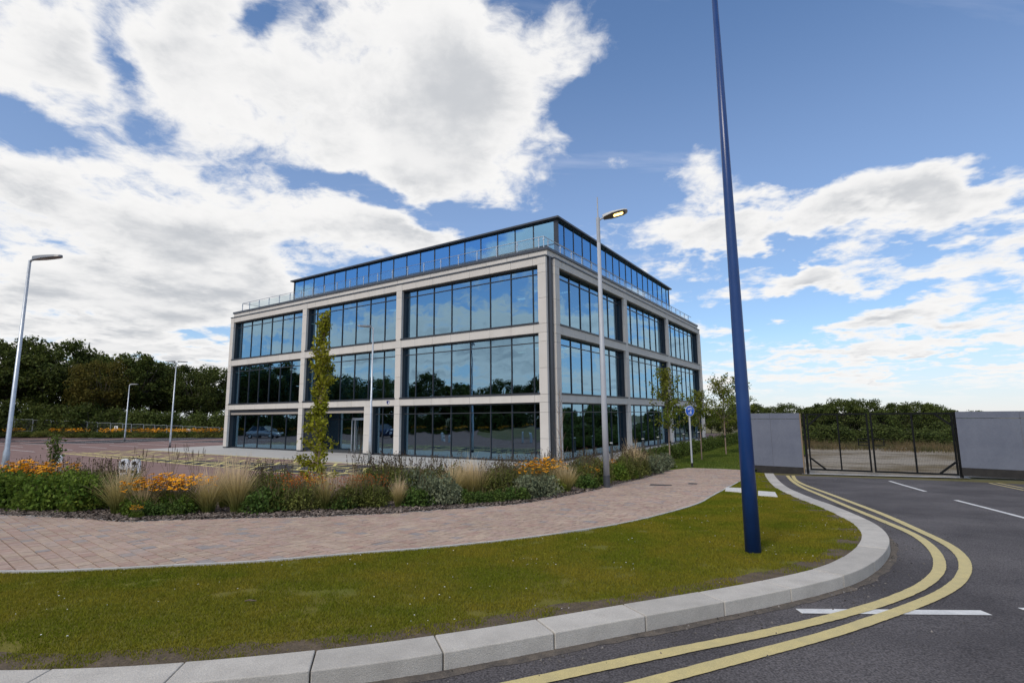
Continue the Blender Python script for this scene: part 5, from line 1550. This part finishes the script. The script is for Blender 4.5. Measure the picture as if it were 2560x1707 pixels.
for k, px_ in enumerate((350, 390, 425)): put_bush('dark', px_, front(px_) + .45, .62, k, 'low dark green shrub', 'low dark shrubs')
put_tussock(490, front(490) + .55, 1.0, 1); put_tussock(556, front(556) + .55, 1.06, 0); put_tussock(528, front(528) + 1.5, .95, 2)
put_seed(590, front(590) + 1.6, .95, 2); put_seed(610, front(610) + 2.3, 1.0, 1)
DL, DG = 'low dark green shrub', 'low dark shrubs'
put_bush('dark', 622, front(622) + .6, 1.1, 0, DL, DG); put_bush('dark', 645, front(645) + .9, 1.0, 1, DL, DG)
for k, px_ in enumerate((665, 690, 712)): put_seed(px_, front(px_) + .75 + .5 * (k % 2), .85, k, True)
put_cone(690, front(690) + 1.5, .9, 2); put_cone(722, front(722) + 1.6, .8, 1); put_seed(640, front(640) + 2.0, 1.0, 1)
put_tussock(752, front(752) + .75, 1.0, 0); put_tussock(815, front(815) + 1.5, .85, 2); put_bush('dark', 790, front(790) + .75, .7, 0, DL, DG)
for k, px_ in enumerate((800, 835, 862)): put_seed(px_, front(px_) + .75 + .3 * (k % 2), .8, k, True)
for k, px_ in enumerate((850, 885, 905, 925, 880, 960)): put_seed(px_, front(px_) + 2.0 + .5 * (k % 3), 1.1, k)
put_tussock(918, front(918) + .6, .55, 1, 'short green feather grass tuft at the bed edge', 'short green tufts')
GL, GG = 'silver grey leaved shrub in the near planting bed', 'silver shrubs in the near bed'
put_bush('grey', 955, front(955) + 2.0, 1.35, 0, GL, GG); put_bush('dark', 960, front(960) + .7, .95, 1, DL, DG)
put_bush('grey', 1010, front(1010) + .75, 1.15, 1, GL, GG); put_bush('grey', 1035, front(1035) + .55, .8, 0, GL, GG); put_bush('dark', 1068, front(1068) + .5, .7, 0, DL, DG)
for k, px_ in enumerate((1040, 1062, 1085, 1075, 1102)): put_tussock(px_, front(px_) + 1.4 + .5 * (k % 2), .98, k)
for k, px_ in enumerate((985, 1030, 1010)): put_seed(px_, front(px_) + 3.0, 1.05, k)
for k, px_ in enumerate((1125, 1150, 1175, 1140, 1165, 1190)): put_seed(px_, front(px_) + 1.4 + .8 * (k % 3), 1.0, k)
put_bush('dark', 1110, front(1110) + .5, .6, 1, DL, DG); put_bush('dark', 1145, front(1145) + .5, .6, 0, DL, DG); put_bush('dark', 1185, front(1185) + .55, .75, 1, DL, DG)
for k, px_ in enumerate((1218, 1245)): put_cone(px_, front(px_) + 1.25 + .3 * k, 1.18, k)
put_cone(1268, front(1268) + 2.6, 1.1, 0)
put_bush('grey', 1212, front(1212) + .65, 1.05, 0, GL, GG); put_bush('grey', 1243, front(1243) + .55, 1.0, 1, GL, GG); put_bush('grey', 1335, front(1335) + 3.0, 1.5, 0, GL, GG); put_bush('grey', 1365, front(1365) + 3.5, 1.4, 1, GL, GG)
put_tussock(1300, front(1300) + .65, .9, 1); put_tussock(1280, front(1280) + 1.8, .85, 2); put_tussock(1262, front(1262) + .9, .7, 0)
for k, px_ in enumerate((1225, 1255, 1290, 1320, 1345)): put_seed(px_, front(px_) + 3.4, 1.1, k)
put_bush('dark', 1345, front(1345) + .7, .9, 0, DL, DG); put_bush('dark', 1372, front(1372) + .8, .7, 1, DL, DG)
put_cone(1352, front(1352) + 1.4, .85, 2); put_seed(1340, front(1340) + 1.6, 1.0, 0); put_seed(1370, front(1370) + 1.7, 1.1, 1); put_cone(1388, front(1388) + 2.4, 1.0, 0)
RL, RG = 'leafy green shrub', 'leafy shrubs'
put_bush('lush', 1412, front(1412) + 1.2, .85, 0, RL, RG); put_bush('lush', 1432, front(1432) + 1.0, .8, 1, RL, RG)
for k, px_ in enumerate((1425, 1450, 1466, 1480, 1440)): put_seed(px_, front(px_) + 1.2 + .7 * (k % 2), 1.15, k)
put_tussock(1448, front(1448) + 1.6, 1.15, 2); put_tussock(1468, front(1468) + 1.3, 1.0, 1)
for k, px_ in enumerate((1490, 1506, 1518)): put_bush('grey', px_, front(px_) + .9 + .3 * k, 1.25, k, GL, GG)
# flowering spikes standing over the hedge
M_gap = None

# soil and bark mulch of the bed
bed_poly = [offset(UP, .05)[0]] + offset(UP, .05)[::3] + [(6.6, 24.6), (3.4, 25.2)] + BED_BACK[::-1][1:]
sheet('planting_bed', bed_poly, .012, M_soil)
M_chip = mat('bark_chip', (.095, .072, .058), (.20, .165, .14), rough=1, scale=20, island=.6)
rng = np.random.default_rng(8); n = 42000
t = rng.integers(0, len(UP) - 1, n); off_ = rng.random(n) ** 1.6 * 1.9 + .02
un = np.array(normals(UP)); up_ = np.array(UP)
X = up_[t, 0] + un[t, 0] * off_ + rng.normal(0, .05, n); Y = up_[t, 1] + un[t, 1] * off_ + rng.normal(0, .05, n)
k = (np.abs(X) < 1.1 * Y + 1); X = X[k]; Y = Y[k]; n = len(X)
T = np.clip((Y - 4.5) / 20.5, 0, 1); Z = -0.81 * (.5 * T + .5 * T * T * (3 - 2 * T)) + .014 + rng.random(n) * .02
L0 = rng.uniform(.012, .045, n); W0 = L0 * rng.uniform(.25, .6, n); a = rng.uniform(0, 2 * pi, n); ti = rng.normal(0, .35, n); ti2 = rng.normal(0, .3, n)
V = np.empty((n, 4, 3), np.float32)
for j, (p, q) in enumerate(((-1, -1), (1, -1), (1, 1), (-1, 1))):
    V[:, j] = np.stack([X + np.cos(a) * L0 * p - np.sin(a) * W0 * q, Y + np.sin(a) * L0 * p + np.cos(a) * W0 * q, Z + ti * L0 * p + ti2 * W0 * q], 1)
tag(link('bark_mulch', np_mesh('bark_mulch', V.reshape(-1, 3), np.arange(4 * n).reshape(-1, 4)), M_chip), 'brown bark chip mulch along the bed edge', 'mulch', kind='stuff')
# litter in the bed
a = gpt(368, 1163); mb = MB()
mb.add([(-.06, 0, 0), (-.05, -.02, .10), (.0, -.04, .14), (.05, -.02, .11), (.06, 0, .03), (.02, -.05, .06), (-.02, .04, .05), (.03, .03, .0)], [(0, 1, 5), (1, 2, 5), (2, 3, 5), (3, 4, 5), (0, 6, 1), (1, 6, 2), (2, 6, 3), (4, 7, 5), (5, 7, 0)])
o = mb.build('plastic_scrap', mat('white_plastic', (.62, .64, .65), rough=.3)); o.location = (a[0], a[1] + .12, G(a[1]) + .06); tag(o, 'crumpled scrap of white plastic caught at the bed edge', 'litter')

# --- young trees
def young_tree(seed, H, base, rad, n_br, per_leaf, leaf, upright=.55):
    rng = np.random.default_rng(seed); rr = random.Random(seed); tb = MB(); parts = []
    tb.tube([(0, 0, -.1), (rr.uniform(-.03, .03), 0, H * .35), (rr.uniform(-.05, .05), rr.uniform(-.05, .05), H * .7), (0, 0, H)], [.035, .03, .018, .005], 8)
    for k in range(n_br):
        h = base + (H * .96 - base) * (k + rr.random()) / n_br; a = rr.uniform(0, 2 * pi)
        L_ = rad * (1.1 - .65 * (h - base) / (H - base)) * rr.uniform(.55, 1.15)
        e = Vector((cos(a) * L_, sin(a) * L_, h + L_ * upright * rr.uniform(.5, 1.3))); s = Vector((0, 0, h)); md = s.lerp(e, .5) + Vector((0, 0, .04))
        tb.tube([tuple(s), tuple(md), tuple(e)], [.010, .006, .002], 4, cap=False)
        m = int(per_leaf * rr.uniform(.5, 1.4)); t = rng.random(m) ** .8
        P_ = np.array(s)[None] * (1 - t[:, None]) + np.array(e)[None] * t[:, None] + rng.normal(0, .055 + .03 * rad, (m, 3))
        parts.append(leaves(rng, P_, leaf, .1))
    return tb.mesh('trunk'), leafmesh('crown', parts)
YT = [young_tree(600 + k, (4.3, 3.9, 4.2)[k], (1.5, 1.6, 1.5)[k], (1.0, .9, 1.2)[k], (36, 32, 38)[k], 62, .115, .7) for k in range(3)]
for k, (px_, py_, lab, s) in enumerate(((1539, 1067, 'young slender tree beside the round blue sign', 1.12), (1612, 1055, 'young slender tree at the far corner column of the office', .98), (1668, 1043, 'young slender tree standing in the far lawn by the hedge end', 1.12), (1706, 1036, 'young slender tree half hidden behind the blue pole', 1.15))):
    x, y = gpt(px_, py_); t = thing('young_tree', lab, 'tree', (x, y, G(y) - .01), k * 2.1, None, s)
    m2 = YT[k % 3]
    if not m2[0].materials: m2[0].materials.append(M_ytrunk); m2[1].materials.append(LM_young)
    link('trunk', m2[0], None, t); link('crown', m2[1], None, t)
    if k != 1:
        mb = MB(); mb.tube([(.05, 0, 1.0), (.05, 0, 1.06)], .055, 8); mb.build('tree_tie', M_black, t)
# columnar hornbeam in the bed
rng = np.random.default_rng(71); rr = random.Random(71); tb = MB(); parts = []
Hc = 5.05
tb.tube([(0, 0, -.1), (.04, 0, 1.4), (-.03, .03, 3.2), (.05, 0, Hc - .2)], [.05, .04, .025, .006], 8)
prof = lambda t: (.62 if t < .14 else .58 - .32 * (t - .14) / .24 if t < .38 else .26 - .06 * sin(t * 18) if t < .75 else .24 - .6 * (t - .75))
for k in range(95):
    t = (k + rr.random()) / 95; h = .35 + t * (Hc - .55); a = rr.uniform(0, 2 * pi); L_ = max(.08, prof(t)) * rr.uniform(.55, 1.15)
    e = Vector((cos(a) * L_, sin(a) * L_, h + .22 * rr.uniform(.2, 1.4))); s = Vector((0, 0, max(.2, h - .15)))
    tb.tube([tuple(s), tuple(s.lerp(e, .6) + Vector((0, 0, .03))), tuple(e)], [.010, .006, .002], 4, cap=False)
    m = int(52 * rr.uniform(.4, 1.5)); q = rng.random(m) ** .6
    if rr.random() < .10 and .12 < t < .9: m = 0; continue
    P_ = np.array(s)[None] * (1 - q[:, None]) + np.array(e)[None] * q[:, None] + rng.normal(0, .055, (m, 3))
    parts.append(leaves(rng, P_, .10, .5))
r = ray(733, 1000); dpt = 14.3; x, y = r.x * dpt / r.y, dpt
t = thing('columnar_tree', 'narrow upright yellow green tree in the near planting bed', 'tree', (x, y, G(y)), 0)
link('trunk', tb.mesh('trunk'), M_ytrunk, t); link('crown', leafmesh('crown', parts), LM_horn, t)
# bare dead sapling by the office corner
tb = MB(); rr = random.Random(14)
tb.tube([(0, 0, -.1), (.03, 0, 1.0), (-.02, 0, 2.2), (.0, 0, 3.5)], [.022, .018, .011, .003], 6)
br = MB()
for k in range(26):
    h = .7 + 2.5 * k / 26; a = rr.uniform(0, 6.28); L_ = .5 * (1.1 - k / 40) * rr.uniform(.5, 1.2)
    e = (cos(a) * L_ * .6, sin(a) * L_ * .6, h + L_); br.tube([(0, 0, h), (e[0] * .5, e[1] * .5, h + L_ * .4), e], [.007, .005, .002], 4, cap=False)
r = ray(1287, 1000); dpt = 17.6; x, y = r.x * dpt / r.y, dpt
t = thing('bare_sapling', 'bare leafless sapling standing before the dark corner of the office', 'tree', (x, y, G(y)), 0)
tb.build('trunk', M_ytrunk, t); br.build('branches', M_ytrunk, t)
# young leafy whip standing over the hedge at the left
r = ray(128, 1000); dpt = 15.2; x, y = r.x * dpt / r.y, dpt
m2 = young_tree(640, 1.75, .45, .24, 16, 30, .09, .6)
t = thing('leafy_whip', 'leafy young whip rising above the shrubs and coneflowers', 'tree', (x, y, G(y)), 0); link('trunk', m2[0], M_ytrunk, t); link('crown', m2[1], LM_hedge, t)
# reedy stalks standing free above the bed
for k, (px_, d_) in enumerate(((335, 14.0), (400, 14.6), (455, 14.2), (820, 16.0))):
    r = ray(px_, 1000); x, y = r.x * d_ / r.y, d_; rr = random.Random(k + 90); st = MB(); hd = MB()
    for j in range(9):
        dx, dy, h = rr.gauss(0, .16), rr.gauss(0, .16), rr.uniform(1.0, 1.45)
        st.tube([(0, 0, 0), (dx * .4, dy * .4, h * .6), (dx, dy, h)], .0035, 3, cap=False); hd.tube([(dx, dy, h - .16), (dx * 1.08, dy * 1.08, h + .02)], [.007, .003], 4)
    t = thing('tall_reed_grass', 'sparse tall reed stalks rising above the planting bed', 'grass', (x, y, G(y)), 0, 'tall reed stalks in the bed'); stuffy(st.build('stems', M_dstem, t)); stuffy(hd.build('seed_heads', M_seed, t))

# --- hedge along the office flank and the far lawn
hm = [bush(180 + k, 1.5, 1.2, 1.0, 2400, .085, lumps=12) for k in range(3)]
for m in hm: m.materials.append(LM_hedge)
k = 0; v = -.2
while v < 30:
    p = bw(-4.3 + .1 * sin(v * 3), v)
    t = thing('hedge_plant', 'clipped green hedge plant along the office flank behind the young trees', 'hedge plant', (p.x, p.y, G(p.y) - .02), v * 3.3, 'hedge plants along the office flank', (1, 1, .9 + .12 * sin(v * 2.3)))
    link('foliage', hm[k % 3], None, t); link('stems', BST, None, t)
    v += 1.0; k += 1
fl = [(6.95, 24.45), (8.31, 25.6), (9.6, 25.1), (10.45, 24.3), (11.2, 24.6), (18, 33), (24, 44), tuple(bw(-4.6, 30))[:2], tuple(bw(-4.6, -.5))[:2]]
sheet('far_lawn', fl, -.008, mat('far_turf', (.085, .125, .022), (.12, .15, .030), rough=1, scale=1.2, detail=6, fine=.25, bscale=60, bump=.4))
M_blade2 = mat('far_grass_blade', (.10, .15, .022), (.15, .18, .034), rough=.85, scale=.8, island=.35, transl=.3, spec=.15)
tag(grass('far_grass', fl, 900, .045, M_blade2, seed=9, off=-.01, wid=.004), 'mown green grass of the lawn beyond the path', 'grass')
# the other verge of the gateway: rough strip in front of the hedge end

# ------------------------------------------------------------------ two parked cars, seen in the glazing
M_carblue = mat('car_paint_blue', (.03, .05, .11), rough=.25, spec=.6, metal=.3); M_carsil = mat('car_paint_silver', (.42, .44, .46), rough=.25, spec=.6, metal=.4)
M_tyre = mat('tyre', (.02, .02, .02), rough=.9); M_rim = mat('rim', (.5, .5, .52), rough=.3, metal=.8); M_cglass = mat('car_glass', (.02, .025, .03), rough=.08, spec=.8)
M_lampw = mat('headlight', (.75, .76, .78), rough=.2); M_lampr = mat('tail_light', (.35, .02, .02), rough=.3)
def car(label, x, y, rz, paint):
    t = thing('parked_car', label, 'car', (x, y, BASE), rz)
    # cross-sections along the length: x, half width, sill, shoulder height
    sec = [(-2.12, .62, .42, .70), (-2.02, .78, .30, .86), (-1.5, .86, .22, .92), (-.6, .88, .22, .90), (.6, .88, .22, .90), (1.3, .86, .22, .86), (1.95, .78, .30, .74), (2.12, .58, .42, .62)]
    mb = MB(); vs = []; fs = []; n = 8
    for (sx, hw, z0, z1) in sec:
        vs += [(sx, -hw * .86, z0), (sx, -hw, z0 + .16), (sx, -hw, z1 - .12), (sx, -hw * .90, z1), (sx, hw * .90, z1), (sx, hw, z1 - .12), (sx, hw, z0 + .16), (sx, hw * .86, z0)]
    for i in range(len(sec) - 1):
        for k in range(n): fs.append((i * n + k, i * n + (k + 1) % n, (i + 1) * n + (k + 1) % n, (i + 1) * n + k)[::-1])
    fs += [tuple(range(n)), tuple(range(len(vs) - 1, len(vs) - n - 1, -1))]
    mb.add(vs, fs); body = mb.build('body', paint, t, smooth=True)
    cab = MB(); prof = [(-1.75, .90), (-1.05, 1.38), (-.2, 1.45), (.35, 1.40), (1.15, .88)]
    vs = []
    for sx, z in prof: w = .80 if z < 1 else .62; vs += [(sx, -w, z), (sx, w, z)]
    lo = [(sx, sgn * .82, .88) for sx in (-1.75, 1.15) for sgn in (-1, 1)]
    cab.add(vs, [(2 * i, 2 * i + 1, 2 * i + 3, 2 * i + 2)[::-1] for i in range(4)] + [(0, 2, 4, 6, 8)[::1], (9, 7, 5, 3, 1)])
    cab.build('windows', M_cglass, t)
    rf = MB(); rf.add([(-1.08, -.6, 1.385), (-1.08, .6, 1.385), (-.2, .6, 1.462), (-.2, -.6, 1.462), (.38, .6, 1.405), (.38, -.6, 1.405)], [(0, 3, 2, 1), (3, 5, 4, 2)])
    for s in (-1, 1):
        rf.bar((1.12, s * .80, .90), (.36, s * .63, 1.40), .06); rf.bar((-1.72, s * .80, .92), (-1.05, s * .63, 1.39), .08); rf.bar((-.30, s * .84, .90), (-.28, s * .64, 1.44), .07)
    rf.build('roof', paint, t)
    for sx in (-1.32, 1.32):
        for s in (-1, 1):
            w = MB(); w.tube([(sx, s * .70, .31), (sx, s * .90, .31)], .31, 20); wo_ = w.build('wheel', M_tyre, t)
            r_ = MB(); r_.tube([(sx, s * .895, .31), (sx, s * .912, .31)], .20, 14); r_.build('rim', M_rim, wo_)
    for s in (-1, 1):
        mb = MB(); mb.box(1.96, 2.10, s * .42, s * .72, .56, .70); mb.build('headlight', M_lampw, t)
        mb = MB(); mb.box(-2.09, -1.98, s * .46, s * .74, .66, .80); mb.build('tail_light', M_lampr, t)
        mb = MB(); mb.box(.80, .92, s * .86, s * 1.0, .92, 1.04); mb.build('mirror', paint, t)
    mb = MB(); mb.box(2.10, 2.13, -.26, .26, .40, .51); mb.build('number_plate', M_lampw, t)
    return t
car('silver blue saloon car mirrored in the ground floor glazing by the office end', -47.5, 44.5, radians(-60), M_carsil)
car('dark blue saloon car mirrored in the glazing beside the entrance', -42.5, 30.5, radians(-25), M_carblue)
